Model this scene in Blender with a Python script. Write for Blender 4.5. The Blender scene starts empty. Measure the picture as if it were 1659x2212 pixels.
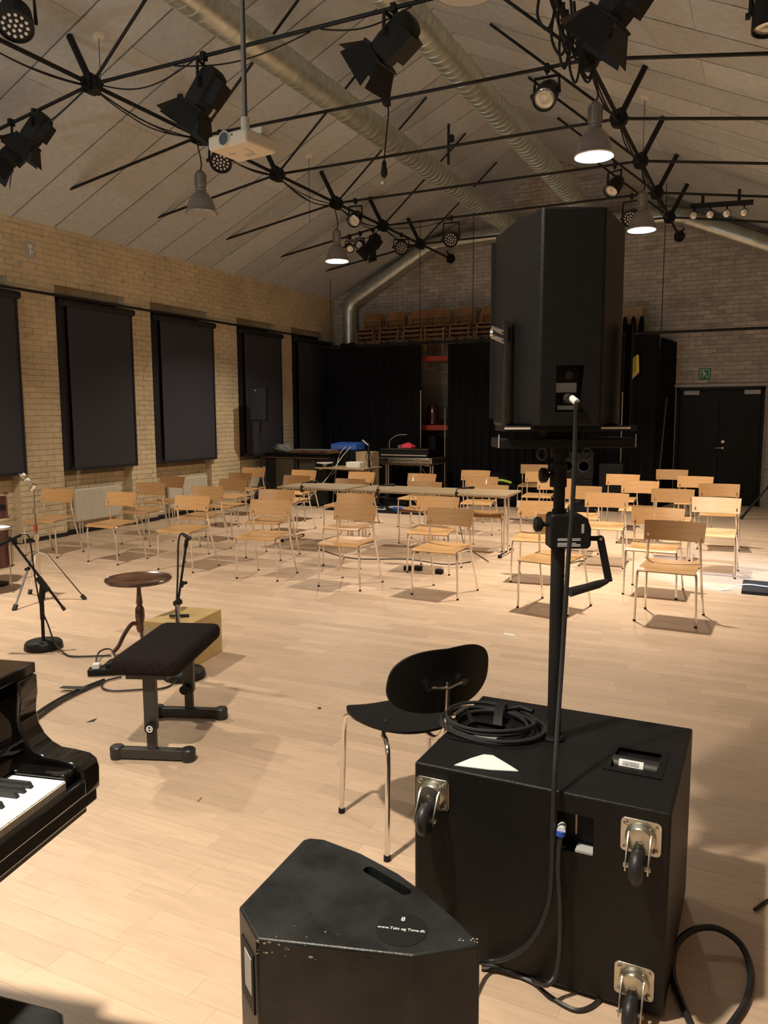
import bpy, bmesh, math, random
from math import sin, cos, pi, radians, atan2, sqrt
from mathutils import Vector as V, Matrix
from mathutils.geometry import tessellate_polygon
random.seed(7)
sc = bpy.context.scene
COL = sc.collection

# ------------------------------------------------------------------ camera
F, PITCH, ROLL, YAW, H = 1702.84, .1218, -.0046, .4529, 1.62
fw = V((-sin(YAW)*cos(PITCH), cos(YAW)*cos(PITCH), -sin(PITCH)))
rt = V((cos(YAW), sin(YAW), 0)); up = rt.cross(fw)
r2 = rt*cos(ROLL)+up*sin(ROLL); u2 = up*cos(ROLL)-rt*sin(ROLL)
cam = bpy.data.cameras.new('camera'); co = bpy.data.objects.new('camera', cam); COL.objects.link(co)
cam.sensor_fit = 'HORIZONTAL'; cam.sensor_width = 36; cam.lens = 36*F/1659; cam.clip_start = .05; cam.clip_end = 100
m = Matrix((r2, u2, -fw)).transposed().to_4x4(); m.translation = (0, 0, H); co.matrix_world = m
sc.camera = co
# survey helpers: a line of sight of the photograph cut with a real plane of the room (floor height, wall, truss plane)
CO = V((0, 0, H))
def ray(x, y): return fw+r2*((x-829.5)/F)-u2*((y-1106)/F)
def PZ(x, y, z=0): d = ray(x, y); return CO+d*((z-H)/d.z)
def PY(x, y, Y): d = ray(x, y); return CO+d*(Y/d.y)
def PX(x, y, X): d = ray(x, y); return CO+d*(X/d.x)
def PS(x, y, s): return CO+ray(x, y)*s
def proj(p):
    d = V(p)-CO; z = d.dot(fw)
    if z < .1: return (-9999, -9999, z)
    return (829.5+F*d.dot(r2)/z, 1106-F*d.dot(u2)/z, z)

# ------------------------------------------------------------------ world, exposure
w = bpy.data.worlds.new('world'); sc.world = w; w.use_nodes = True
w.node_tree.nodes['Background'].inputs[0].default_value = (.9, .8, .7, 1)
w.node_tree.nodes['Background'].inputs[1].default_value = .02
sc.view_settings.view_transform = 'Standard'; sc.view_settings.look = 'None'
sc.view_settings.exposure = .0; sc.view_settings.gamma = 1; sc.view_settings.use_curve_mapping = False
LAMP_W = 88; WIN_W = 12; UP_W = 160; WARM = (1, .87, .70); COOL = (.62, .76, 1.0)

# ------------------------------------------------------------------ room numbers
XW, XR, YB, YN = -8.589, 1.10, 15.23, -3.2        # left wall, right wall, gable wall, near wall
ZE, XC, ZR = 4.092, -3.743, 6.31                  # eaves, ridge
SL = (ZR-ZE)/(XC-XW); TH = math.atan(SL)
NL, NR, ZN, TY0, TS = -5.895, -1.591, 4.726, 5.867, 1.564

# ------------------------------------------------------------------ materials
def mat(name, col, rough=.5, metal=0, noise=0, nscale=8, bump=0, bscale=60, spec=.5, coat=0, tint=0, emit=None, es=0, stretch=None, col2=None, obj=False, trans=0, fleck=0):
    m = bpy.data.materials.new(name); m.use_nodes = True; nt = m.node_tree; N = nt.nodes; L = nt.links
    b = N['Principled BSDF']; b.inputs['Base Color'].default_value = (*col, 1); b.inputs['Roughness'].default_value = rough
    b.inputs['Metallic'].default_value = metal; b.inputs['Specular IOR Level'].default_value = spec
    b.inputs['Coat Weight'].default_value = coat; b.inputs['Coat Roughness'].default_value = .05
    if trans: b.inputs['Transmission Weight'].default_value = trans
    if emit: b.inputs['Emission Color'].default_value = (*emit, 1); b.inputs['Emission Strength'].default_value = es
    tc = N.new('ShaderNodeTexCoord'); mp = N.new('ShaderNodeMapping'); geo = N.new('ShaderNodeNewGeometry')
    L.new(tc.outputs['Object'] if obj else geo.outputs['Position'], mp.inputs[0])
    if stretch: mp.inputs['Scale'].default_value = stretch
    last = None
    if noise or col2:
        n = N.new('ShaderNodeTexNoise'); n.inputs['Scale'].default_value = nscale; n.inputs['Detail'].default_value = 5; n.inputs['Roughness'].default_value = .6
        L.new(mp.outputs[0], n.inputs['Vector'])
        mx = N.new('ShaderNodeMix'); mx.data_type = 'RGBA'
        r = N.new('ShaderNodeMapRange'); r.inputs['From Min'].default_value = .35; r.inputs['From Max'].default_value = .65
        L.new(n.outputs['Fac'], r.inputs['Value']); L.new(r.outputs[0], mx.inputs['Factor'])
        k1, k2 = 1-noise, 1+noise
        mx.inputs['A'].default_value = (*[c*k1 for c in col], 1)
        mx.inputs['B'].default_value = (*([c*k2 for c in col] if not col2 else col2), 1)
        last = mx.outputs['Result']
    if fleck:
        n3 = N.new('ShaderNodeTexNoise'); n3.inputs['Scale'].default_value = 9; n3.inputs['Detail'].default_value = 6; n3.inputs['Roughness'].default_value = .7
        mp3 = N.new('ShaderNodeMapping'); mp3.inputs['Scale'].default_value = (.8, .8, 1.9); L.new(geo.outputs['Position'], mp3.inputs[0]); L.new(mp3.outputs[0], n3.inputs['Vector'])
        r3 = N.new('ShaderNodeMapRange'); r3.inputs['From Min'].default_value = .56; r3.inputs['From Max'].default_value = .70; r3.inputs['To Max'].default_value = fleck
        L.new(n3.outputs['Fac'], r3.inputs['Value']); m3 = N.new('ShaderNodeMix'); m3.data_type = 'RGBA'; L.new(r3.outputs[0], m3.inputs['Factor'])
        L.new(last, m3.inputs['A']); m3.inputs['B'].default_value = (col[0]*.42, col[1]*.36, col[2]*.28, 1); last = m3.outputs['Result']
    if tint:
        a = N.new('ShaderNodeAttribute'); a.attribute_name = 'tint'
        r = N.new('ShaderNodeMapRange'); r.inputs['To Min'].default_value = 1-tint; r.inputs['To Max'].default_value = 1+tint*.7
        L.new(a.outputs['Fac'], r.inputs['Value'])
        hs = N.new('ShaderNodeVectorMath'); hs.operation = 'SCALE'
        if last: L.new(last, hs.inputs[0])
        else: hs.inputs[0].default_value = col
        L.new(r.outputs[0], hs.inputs['Scale']); last = hs.outputs[0]
    if last: L.new(last, b.inputs['Base Color'])
    if bump:
        n2 = N.new('ShaderNodeTexNoise'); n2.inputs['Scale'].default_value = bscale; n2.inputs['Detail'].default_value = 3
        L.new(mp.outputs[0], n2.inputs['Vector'])
        bp = N.new('ShaderNodeBump'); bp.inputs['Strength'].default_value = bump; bp.inputs['Distance'].default_value = .004
        L.new(n2.outputs['Fac'], bp.inputs['Height']); L.new(bp.outputs[0], b.inputs['Normal'])
    return m
M = dict(
 floor=mat('beech_parquet', (.62, .455, .32), .42, noise=.07, nscale=5, stretch=(1, 9, 1), tint=.13, spec=.4),
 subfloor=mat('floor_joint', (.30, .18, .09), .8),
 brickL=mat('buff_brick', (.68, .56, .37), .92, noise=.12, nscale=1.6, bump=.5, bscale=40, tint=.07, spec=.15, fleck=.6),
 mortarL=mat('buff_mortar', (.61, .50, .33), .95, noise=.12, nscale=1.6, bump=.4, spec=.1, fleck=.5),
 brickB=mat('dusty_rose_brick', (.50, .46, .41), .9, noise=.14, nscale=4, bump=.5, bscale=40, tint=.26, spec=.2, fleck=.5),
 mortarB=mat('brown_mortar', (.36, .32, .28), .95, noise=.1, spec=.1),
 panel=mat('wood_wool_panel', (.53, .56, .57), .95, noise=.07, nscale=14, bump=.6, bscale=120, spec=.1, tint=.10),
 dark=mat('dark_gap', (.03, .025, .02), .9),
 plaster=mat('grey_plaster', (.33, .27, .21), .9, noise=.1),
 steel=mat('black_steel', (.012, .012, .012), .55, noise=.2, spec=.3),
 black=mat('matt_black', (.006, .006, .006), .55, spec=.3),
 rubber=mat('black_rubber', (.02, .02, .021), .45),
 cab=mat('black_textured_paint', (.0085, .0085, .0085), .40, noise=.2, nscale=60, bump=.3, bscale=420, spec=.28),
 scuff=mat('scuffed_black_paint', (.012, .0135, .014), .40, noise=.6, nscale=9, bump=.2, bscale=200, spec=.4),
 chip=mat('bare_chipped_wood', (.42, .36, .27), .8),
 gloss=mat('black_piano_lacquer', (.004, .004, .004), .06, spec=.6, coat=1),
 ivory=mat('white_key', (.80, .82, .80), .25, coat=.3),
 keyside=mat('key_front', (.62, .52, .42), .5),
 chrome=mat('chrome', (.78, .76, .73), .16, 1),
 zinc=mat('zinc_plate', (.62, .60, .52), .34, 1, noise=.15, nscale=30),
 ply=mat('beech_plywood', (.56, .32, .135), .36, noise=.08, nscale=6, stretch=(1, 1, 8), coat=.15, obj=True),
 plydark=mat('tan_plywood', (.42, .235, .11), .38, noise=.08, nscale=6, stretch=(1, 1, 8), coat=.15, obj=True),
 table=mat('oak_laminate', (.36, .27, .16), .4, noise=.05, nscale=6, stretch=(1, 8, 1)),
 duct=mat('galvanised_steel', (.62, .66, .60), .34, .75, noise=.12, nscale=9),
 blind=mat('navy_blind_cloth', (.038, .036, .048), .85, noise=.12, nscale=200),
 blinddark=mat('black_blind_trim', (.010, .010, .013), .7),
 curtain=mat('black_stage_cloth', (.006, .006, .008), .9, spec=.2),
 velvet=mat('dark_brown_velour', (.018, .013, .013), .95, noise=.3, nscale=90, bump=.3, bscale=500, spec=.1),
 white=mat('white_enamel', (.78, .76, .70), .4),
 shade=mat('greyed_acrylic_shade', (.24, .215, .195), .25, spec=.6, coat=.3),
 sheath=mat('grey_lamp_body', (.25, .23, .21), .5, .3),
 lit=mat('lamp_lens_lit', (1, 1, 1), .4, emit=(.85, .95, 1), es=14),
 unlit=mat('lamp_lens_unlit', (.5, .5, .48), .2),
 glass=mat('lamp_glass', (.55, .56, .50), .12, .6),
 led=mat('led_lens', (.75, .72, .66), .15, .3),
 proj=mat('cream_plastic', (.74, .66, .52), .45),
 lens=mat('dark_lens', (.02, .03, .05), .08, spec=.9),
 red=mat('red_paint', (.42, .05, .025), .5),
 cloth=mat('bright_red_cloth', (.75, .04, .07), .7),
 grey=mat('grey_cloth', (.16, .17, .16), .9, noise=.3),
 blue=mat('blue_panel', (.03, .12, .55), .45),
 card=mat('cardboard', (.42, .30, .17), .8, noise=.08),
 box=mat('birch_veneer', (.56, .40, .17), .5, noise=.08, nscale=5, stretch=(1, 1, 6)),
 mahog=mat('mahogany', (.10, .045, .025), .25, noise=.5, nscale=7, coat=.5),
 oldchair=mat('brown_varnished_wood', (.30, .15, .055), .5, noise=.2),
 paper=mat('white_paper', (.80, .83, .82), .7),
 green=mat('sign_green', (.02, .22, .12), .5),
 brass_card=mat('shaded_yellow_card', (.30, .24, .03), .7, noise=.1),  # darker copy of the yellow card, shade put into the colour
 yellow=mat('yellow_card', (.62, .52, .05), .6),
 lime=mat('lime_hose', (.55, .75, .10), .5),
 maroon=mat('dark_red_drum_shell', (.07, .012, .012), .2, coat=.6),
 bluetag=mat('blue_plastic', (.03, .08, .45), .4),
 radiator=mat('radiator_enamel', (.72, .67, .56), .4),
 bench=mat('dark_grey_steel', (.035, .032, .028), .45),
 door=mat('black_door', (.005, .006, .006), .5, spec=.25),
 tape=mat('dark_tape', (.03, .03, .03), .8),
 ivorytag=mat('grey_label', (.45, .46, .45), .5),
)

# ------------------------------------------------------------------ mesh builder
class MB:
    def __init__(s): s.v = []; s.f = []; s.t = []; s.tint = None
    def add(s, vs, fs, tint=.5):
        n = len(s.v); s.v += [tuple(p) for p in vs]; s.f += [tuple(i+n for i in f) for f in fs]; s.t += [tint]*len(vs)
        return s
    def box(s, x0, x1, y0, y1, z0, z1, tint=.5, mx=None):
        vs = [V((x, y, z)) for z in (z0, z1) for y in (y0, y1) for x in (x0, x1)]
        if mx: vs = [mx@p for p in vs]
        return s.add(vs, [(0, 2, 3, 1), (4, 5, 7, 6), (0, 1, 5, 4), (2, 6, 7, 3), (0, 4, 6, 2), (1, 3, 7, 5)], tint)
    def tube(s, pts, r, n=8, caps=True, closed=False):
        pts = [V(p) for p in pts]; k = len(pts); rs = r if isinstance(r, (list, tuple)) else [r]*k
        ref = None; rings = []
        for i, p in enumerate(pts):
            if closed: d = pts[(i+1) % k]-pts[i-1]
            else: d = pts[min(i+1, k-1)]-pts[max(i-1, 0)]
            if d.length < 1e-9: d = V((0, 0, 1))
            d.normalize()
            if ref is None: ref = V((0, 0, 1)) if abs(d.z) < .9 else V((1, 0, 0))
            a = ref-d*ref.dot(d)
            if a.length < 1e-4: a = d.orthogonal()
            a.normalize(); b = d.cross(a); ref = a
            rings.append([p+(a*cos(2*pi*j/n)+b*sin(2*pi*j/n))*rs[i] for j in range(n)])
        vs = [q for rg in rings for q in rg]; fs = []
        for i in range(k if closed else k-1):
            for j in range(n):
                a0 = i*n+j; a1 = i*n+(j+1) % n; b0 = ((i+1) % k)*n+j; b1 = ((i+1) % k)*n+(j+1) % n
                fs.append((a0, a1, b1, b0))
        if caps and not closed: fs.append(tuple(range(n))[::-1]); fs.append(tuple((k-1)*n+j for j in range(n)))
        return s.add(vs, fs)
    def cyl(s, p0, p1, r, r1=None, n=16): return s.tube([p0, p1], [r, r if r1 is None else r1], n)
    def lathe(s, prof, n=24, mx=None, caps=True):
        vs = []; fs = []
        for (r, z) in prof:
            for j in range(n): vs.append(V((r*cos(2*pi*j/n), r*sin(2*pi*j/n), z)))
        for i in range(len(prof)-1):
            for j in range(n): fs.append((i*n+j, i*n+(j+1) % n, (i+1)*n+(j+1) % n, (i+1)*n+j))
        if caps:
            fs.append(tuple(range(n))[::-1]); fs.append(tuple((len(prof)-1)*n+j for j in range(n)))
        if mx: vs = [mx@p for p in vs]
        return s.add(vs, fs)
    def prism(s, poly, z0, z1, mx=None, tint=.5):
        n = len(poly); vs = [V((*p, z0)) for p in poly]+[V((*p, z1)) for p in poly]
        if mx: vs = [mx@p for p in vs]
        ar = sum(poly[i][0]*poly[(i+1) % n][1]-poly[(i+1) % n][0]*poly[i][1] for i in range(n))
        o = list(range(n)) if ar > 0 else list(range(n))[::-1]
        fs = [tuple(o[::-1]), tuple(i+n for i in o)]+[(o[i], o[(i+1) % n], o[(i+1) % n]+n, o[i]+n) for i in range(n)]
        return s.add(vs, fs, tint)
    def plate(s, outer, pockets, mp, rim=.010):
        """face with sunk pockets; mp(u, v, depth) -> point; pockets [(poly, depth)]"""
        no = len(outer); ar = sum(outer[i][0]*outer[(i+1) % no][1]-outer[(i+1) % no][0]*outer[i][1] for i in range(no)); sg = 1 if ar > 0 else -1
        ins = []
        for i in range(no):   # a rim strip keeps the bevel clean
            a, b, c = V(outer[i-1]), V(outer[i]), V(outer[(i+1) % no]); n1 = V((-(b-a).y, (b-a).x)).normalized()*sg; n2 = V((-(c-b).y, (c-b).x)).normalized()*sg
            bs = (n1+n2); ins.append(tuple(b+bs*(rim/max(.3, bs.dot(n1)))))
        s.add([mp(*p, 0) for p in outer]+[mp(*p, 0) for p in ins], [(i, (i+1) % no, (i+1) % no+no, i+no) for i in range(no)])
        outer = ins
        loops = [[V((*p, 0)) for p in outer]]+[[V((*p, 0)) for p in pk[0]] for pk in pockets]
        flat = [p for l in loops for p in l]; tris = tessellate_polygon(loops)
        s.add([mp(p.x, p.y, 0) for p in flat], [tuple(t) for t in tris])
        for poly, d in pockets:
            n = len(poly); s.add([mp(*p, 0) for p in poly]+[mp(*p, d) for p in poly], [(i, (i+1) % n, (i+1) % n+n, i+n) for i in range(n)]+[tuple(range(n, 2*n))])
        return s
    def sheet(s, fn, nu, nv, th):
        """curved board: fn(u,v)->(point, normal)"""
        A = []; B = []
        for i in range(nu+1):
            for j in range(nv+1):
                p, n = fn(i/nu, j/nv); p = V(p); n = V(n).normalized(); A.append(p+n*th/2); B.append(p-n*th/2)
        k = len(A); W = nv+1; fs = []
        for i in range(nu):
            for j in range(nv):
                a = i*W+j; fs.append((a, a+W, a+W+1, a+1)); fs.append((a+k, a+1+k, a+W+1+k, a+W+k))
        for i in range(nu): fs.append((i*W+k, (i+1)*W+k, (i+1)*W, i*W)); fs.append((i*W+nv, (i+1)*W+nv, (i+1)*W+nv+k, i*W+nv+k))
        for j in range(nv): fs.append((j, j+1, j+1+k, j+k)); fs.append((nu*W+j+k, nu*W+j+1+k, nu*W+j+1, nu*W+j))
        return s.add(A+B, fs)
    def mesh(s, name, m, smooth=True, ang=35, tint=False, fix=False):
        me = bpy.data.meshes.new(name); me.from_pydata(s.v, [], s.f)
        if fix:
            bm = bmesh.new(); bm.from_mesh(me); bmesh.ops.remove_doubles(bm, verts=bm.verts, dist=1e-5); bmesh.ops.recalc_face_normals(bm, faces=bm.faces); bm.to_mesh(me); bm.free()
        if tint:
            at = me.attributes.new('tint', 'FLOAT', 'POINT'); at.data.foreach_set('value', s.t)
        if smooth:
            me.shade_smooth(); me.set_sharp_from_angle(angle=radians(ang))
        me.materials.append(M[m] if isinstance(m, str) else m); me.update()
        return me
    def obj(s, name, m, parent=None, bevel=0, outer=None, **k):
        o = bpy.data.objects.new(name, s.mesh(name, m, **k)); COL.objects.link(o)
        if parent: o.parent = parent
        if bevel:
            b = o.modifiers.new('bevel', 'BEVEL'); b.width = bevel; b.segments = 3; b.limit_method = 'ANGLE'; b.angle_limit = radians(40); b.harden_normals = False
            if outer:
                me = o.data; inn = [any((v.co-V(q)).length < 1e-4 for q in outer) for v in me.vertices]
                bm = bmesh.new(); bm.from_mesh(me); lay = bm.edges.layers.float.new('bevel_weight_edge'); bm.verts.ensure_lookup_table()
                for e in bm.edges:
                    if inn[e.verts[0].index] and inn[e.verts[1].index] and len(e.link_faces) == 2 and e.calc_face_angle(0) > .15: e[lay] = 1
                bm.to_mesh(me); bm.free(); b.limit_method = 'WEIGHT'
        return o
def tag(o, label, cat, group=None, kind=None):
    if label: o['label'] = label
    if cat: o['category'] = cat
    if group: o['group'] = group
    if kind: o['kind'] = kind
    return o
def thing(name, label, cat, loc=(0, 0, 0), rz=0, group=None):
    o = bpy.data.objects.new(name, None); COL.objects.link(o); o.empty_display_size = .05
    o.location = loc; o.rotation_euler = (0, 0, rz); return tag(o, label, cat, group)
def struct(o): o['kind'] = 'structure'; return o
def copy_tree(o, parent=None):
    c = o.copy(); COL.objects.link(c); c.parent = parent
    for ch in list(o.children): copy_tree(ch, c)
    return c
def bez(pts, n=8):
    """smooth curve through points"""
    P = [V(p) for p in pts]; out = []
    for i in range(len(P)-1):
        p0 = P[max(i-1, 0)]; p1 = P[i]; p2 = P[i+1]; p3 = P[min(i+2, len(P)-1)]
        for k in range(n):
            t = k/n; out.append(.5*((2*p1)+(p2-p0)*t+(2*p0-5*p1+4*p2-p3)*t*t+(3*p1-p0-3*p2+p3)*t**3))
    return out+[P[-1]]
def aimmx(p, d, roll=0):
    return Matrix.Translation(p)@V(d).normalized().to_track_quat('Z', 'Y').to_matrix().to_4x4()@Matrix.Rotation(roll, 4, 'Z')
def cable(pts, r, label, m='rubber', n=8, group=None, sides=6):
    return tag(MB().tube(bez(pts, n), r, sides).obj('cable', m), label, 'cable', group)
# pieces of a surface: the ones that show largest become parts, the rest one stuff part
_cache = {}
def pieces(parent, name, m, items, limit=300, axes=None):
    """items: (centre, (sx,sy,sz), tint, matrix or None)"""
    def score(it):
        x, y, z = proj(it[0])
        if not (-60 < x < 1719 and -60 < y < 2272): return 0
        return 1/z
    items = sorted(items, key=lambda it: -score(it))
    rest = MB()
    for k, (c, s, t, mx) in enumerate(items):
        if k < limit and score(items[k]) > 0:
            t = round(t*12)/12; key = (name, m, tuple(round(q, 3) for q in s), t)
            if key not in _cache:
                _cache[key] = MB().box(-s[0]/2, s[0]/2, -s[1]/2, s[1]/2, -s[2]/2, s[2]/2, t).mesh(name, m, smooth=False, tint=True)
            o = bpy.data.objects.new(name, _cache[key]); COL.objects.link(o); o.parent = parent
            o.matrix_local = Matrix.Translation(c)@(mx if mx else Matrix())
        else:
            rest.box(-s[0]/2, s[0]/2, -s[1]/2, s[1]/2, -s[2]/2, s[2]/2, t, Matrix.Translation(c)@(mx if mx else Matrix()))
    if rest.v: rest.obj(name+'_field', m, parent, smooth=False, tint=True)['kind'] = 'stuff'

# ================================================================== ROOM
# floor
fl = struct(MB().box(XW-.3, XR+.3, YN-.3, YB+.3, -.2, -.012).obj('floor', 'subfloor', smooth=False))
items = []; y = YN; SW = .092
while y < YB:
    x = XW-random.random()*.4; 
    while x < XR:
        L = random.choice((.32, .40, .48, .56, .64)); t = min(1, max(0, random.gauss(.5, .25)))
        x1 = min(x+L, XR); x0 = max(x, XW)
        if x1-x0 > .05: items.append((V(((x0+x1)/2, y+SW/2, -.006)), (x1-x0-.0005, SW-.0005, .012), t, None))
        x += L
    y += SW
pieces(fl, 'parquet_strip', 'floor', items)
# left wall with its bays
BAYS = [(3.9, 5.2), (5.75, 7.0), (7.72, 8.98), (9.52, 10.88), (11.70, 12.95), (13.50, 14.85)]
ZT, ZS, REC = 3.40, .82, .13      # head of the bay, sill, depth of the bay
wl = MB()
def yseg(): 
    e = [YN]; 
    for a, b in BAYS: e += [a, b]
    return e+[YB]
ee = yseg()
for i in range(0, len(ee), 2): wl.box(XW-.4, XW, ee[i], ee[i+1], 0, ZT)
wl.box(XW-.4, XW, YN, YB+.2, ZT, ZE+.12)
for a, b in BAYS:
    wl.box(XW-.4, XW-REC, a, b, 0, ZS); wl.box(XW-.4, XW-REC, a, b, 3.27, ZT)
    wl.add([(XW-REC-.1, a, ZS+.10), (XW-REC-.1, b, ZS+.10), (XW-REC+.02, b, ZS-.005), (XW-REC+.02, a, ZS-.005)], [(0, 3, 2, 1)])
wleft = struct(wl.obj('wall_left', 'mortarL', smooth=False))
items = []; CH = .0745; row = 0; z = 0
def inbay(y0, y1):
    for a, b in BAYS:
        if y1 > a and y0 < b: return (a, b)
while z < ZE-.02:
    y = 5.0-(.1165 if row % 2 else 0); L = .233
    while y < YB:
        y0, y1 = y, min(y+L, YB); t = min(1, max(0, random.gauss(.55, .2)))
        if random.random() < .04: t = 0
        segs = []
        if z+CH > ZT: segs = [(y0, y1, XW)]
        else:
            cur = y0
            for a, b in BAYS:
                if b <= cur or a >= y1: continue
                if a > cur: segs.append((cur, min(a, y1), XW))
                s0, s1 = max(cur, a), min(y1, b)
                if (z+CH < ZS or z > 3.27) and s1 > s0: segs.append((s0, s1, XW-REC))
                cur = s1
            if cur < y1: segs.append((cur, y1, XW))
        for a, b, xx in segs:
            if b-a > .03: items.append((V((xx+.001+random.random()*.003, (a+b)/2, z+CH/2)), (.008, b-a-.011, CH-.012), t, None))
        y += L
    z += CH; row += 1
pieces(wleft, 'brick', 'brickL', items)
# gable wall
DX0, DX1, DZ = -1.53, -.09, 2.09
gb = MB()
mxy = Matrix(((1, 0, 0, 0), (0, 0, -1, 0), (0, 1, 0, 0), (0, 0, 0, 1)))
def yprism(mb, poly, y0, y1, t=.5):   # poly in (x,z) extruded in y
    n = len(poly); ar = sum(poly[i][0]*poly[(i+1) % n][1]-poly[(i+1) % n][0]*poly[i][1] for i in range(n))
    if ar < 0: poly = poly[::-1]
    mb.add([(p[0], y0, p[1]) for p in poly]+[(p[0], y1, p[1]) for p in poly], [tuple(range(n)), tuple(range(2*n-1, n-1, -1))]+[(i, i+n, (i+1) % n+n, (i+1) % n) for i in range(n)], t)
yprism(gb, [(XW-.3, 0), (DX0, 0), (DX0, DZ), (DX1, DZ), (DX1, 0), (XR+.3, 0), (XR+.3, ZE), (XC, ZR+.1), (XW-.3, ZE)], YB, YB+.3)
wback = struct(gb.obj('wall_back', 'mortarB', smooth=False))
items = []; z = 0; row = 0
def roofz(x): return ZR-SL*abs(x-XC)
while z < ZR:
    x = XW-(.1165 if row % 2 else 0)
    while x < XR:
        x0, x1 = max(x, XW), min(x+.233, XR); x += .233
        if z+CH > roofz(x0)+.0 and z+CH > roofz(x1): continue
        if z < 2.2 and x1 < -1.75: continue
        segs = [(x0, x1)]
        if z+CH*.6 < DZ+.09:
            segs = []
            if x0 < DX0-.05: segs.append((x0, min(x1, DX0-.05)))
            if x1 > DX1+.05: segs.append((max(x0, DX1+.05), x1))
        t = min(1, max(0, random.gauss(.6, .16)))
        if random.random() < .07: t = random.random()*.15
        for a, b in segs:
            if b-a > .03: items.append((V(((a+b)/2, YB-.001-random.random()*.003, z+CH/2)), (b-a-.011, .008, CH-.012), t, None))
    z += CH; row += 1
pieces(wback, 'brick', 'brickB', items)
# hidden walls close the hall
struct(MB().box(XR, XR+.3, YN, YB, 0, ZE+.1).obj('wall_right', 'plaster', smooth=False))
g2 = MB(); yprism(g2, [(XW-.3, 0), (XR+.3, 0), (XR+.3, ZE), (XC, ZR+.1), (XW-.3, ZE)], YN-.3, YN)
struct(g2.obj('wall_near', 'plaster', smooth=False))
# added glowing opening in the unseen near wall, fills the hall with light
wn = struct(MB().box(-7.4, -.4, YN, YN+.03, 2.3, 3.7).obj('window_8', mat('dusk_glass', (.5, .5, .5), .3, emit=(1, .97, .92), es=.5), smooth=False))
for k in range(8): MB().box(-7.4+k*1.0-.03, -7.4+k*1.0+.03, YN+.03, YN+.07, 2.3, 3.7).obj('window_frame', 'white', wn, smooth=False)
wa = bpy.data.lights.new('window_light', 'AREA'); wa.shape = 'RECTANGLE'; wa.size = 6.8; wa.size_y = 1.3; wa.energy = WIN_W; wa.color = (1, .96, .90)
wo = bpy.data.objects.new('window_light', wa); COL.objects.link(wo); wo.location = (-3.9, YN+.09, 3.0); wo.rotation_euler = (pi/2, 0, 0)
# ceiling: dark backing and panels
for sgn in (-1, 1):
    pass
cb = MB()
for sgn in (-1, 1):
    xe = XC+sgn*(XC-XW)*-1 if False else (XW if sgn < 0 else XR)
    x2 = xe+sgn*.3; z2 = roofz(x2)
    cb.add([(XC, YN-.3, ZR+.03), (XC, YB+.3, ZR+.03), (x2, YB+.3, z2+.03), (x2, YN-.3, z2+.03), (XC, YN-.3, ZR+.15), (XC, YB+.3, ZR+.15), (x2, YB+.3, z2+.15), (x2, YN-.3, z2+.15)],
           [(0, 1, 2, 3) if sgn > 0 else (3, 2, 1, 0), (4, 5, 6, 7), (0, 4, 7, 3), (1, 5, 6, 2), (2, 3, 7, 6), (0, 1, 5, 4)])
ceil = struct(cb.obj('ceiling', 'dark', smooth=False, fix=True))
items = []; PW = .648; SLEN = (XC-XW)/cos(TH)
for sgn in (-1, 1):
    k = 0; y = 7.12-PW*16
    while y < YB:
        off = 2.42 if k % 2 else 3.3
        for a, b in ((0, off), (off, SLEN)):
            mid = (a+b)/2; ux = XC+sgn*(mid*cos(TH)); uz = ZR-mid*sin(TH)
            y0, y1 = max(y, YN), min(y+PW, YB)
            if y1-y0 < .05: continue
            rot = Matrix.Rotation(sgn*TH, 4, 'Y')
            items.append((V((ux, (y0+y1)/2, uz+.012)), (b-a-.004, y1-y0-.024, .03), random.random(), rot))
        y += PW; k += 1
pieces(ceil, 'ceiling_panel', 'panel', items)
# skirting and the sill ledge over the door
bb = MB()
for i in range(0, len(ee), 2): bb.box(XW, XW+.02, ee[i], ee[i+1], 0, .055)
for a, b in BAYS: bb.box(XW-REC, XW-REC+.02, a, b, 0, .055)
struct(bb.obj('baseboard_left', 'blinddark', smooth=False))
struct(MB().box(DX0-.07, XR, YB-.05, YB, 2.105, 2.145).obj('trim_1', 'ivorytag', smooth=False))
# windows behind the blinds
for i, (a, b) in enumerate(BAYS):
    wi = struct(MB().box(XW-.38, XW-REC-.09, a, b, ZS, 3.27).obj('window_%d' % (i+1), 'blinddark', smooth=False))
    for k, (p, q) in enumerate(((a, a+.07), (b-.07, b))): MB().box(XW-REC-.1, XW-REC-.05, p, q, ZS+.1, 3.27).obj('window_frame', 'blinddark', wi, smooth=False)
# door
dr = struct(MB().box(DX0, DX1, YB+.10, YB+.14, 0, DZ).obj('door_1', 'door', smooth=False))
for a, b in ((DX0, DX0+.05), (DX1-.05, DX1)): MB().box(a, b, YB-.01, YB+.12, 0, DZ).obj('door_frame', 'door', dr, smooth=False)
MB().box(DX0, DX1, YB-.01, YB+.12, DZ-.05, DZ).obj('door_frame', 'door', dr, smooth=False)
for a, b in ((DX0+.06, -.815), (-.805, DX1-.06)):
    MB().box(a, b, YB+.05, YB+.10, .01, DZ-.06).obj('door_leaf', 'door', dr, smooth=False)
for a in (-1.41, -.42): MB().box(a, a+.26, YB-.005, YB+.05, 1.96, 2.035).obj('door_closer', 'ivorytag', dr, bevel=.006)
MB().cyl((-.73, YB+.05, 1.13), (-.73, YB+.02, 1.13), .028).obj('lock_cylinder', 'zinc', dr)
h = MB(); h.cyl((-.73, YB+.05, 1.02), (-.73, YB+.0, 1.02), .02); h.tube([(-.73, YB+.0, 1.02), (-.85, YB+.0, 1.02)], .009); h.obj('door_handle', 'zinc', dr)
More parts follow.
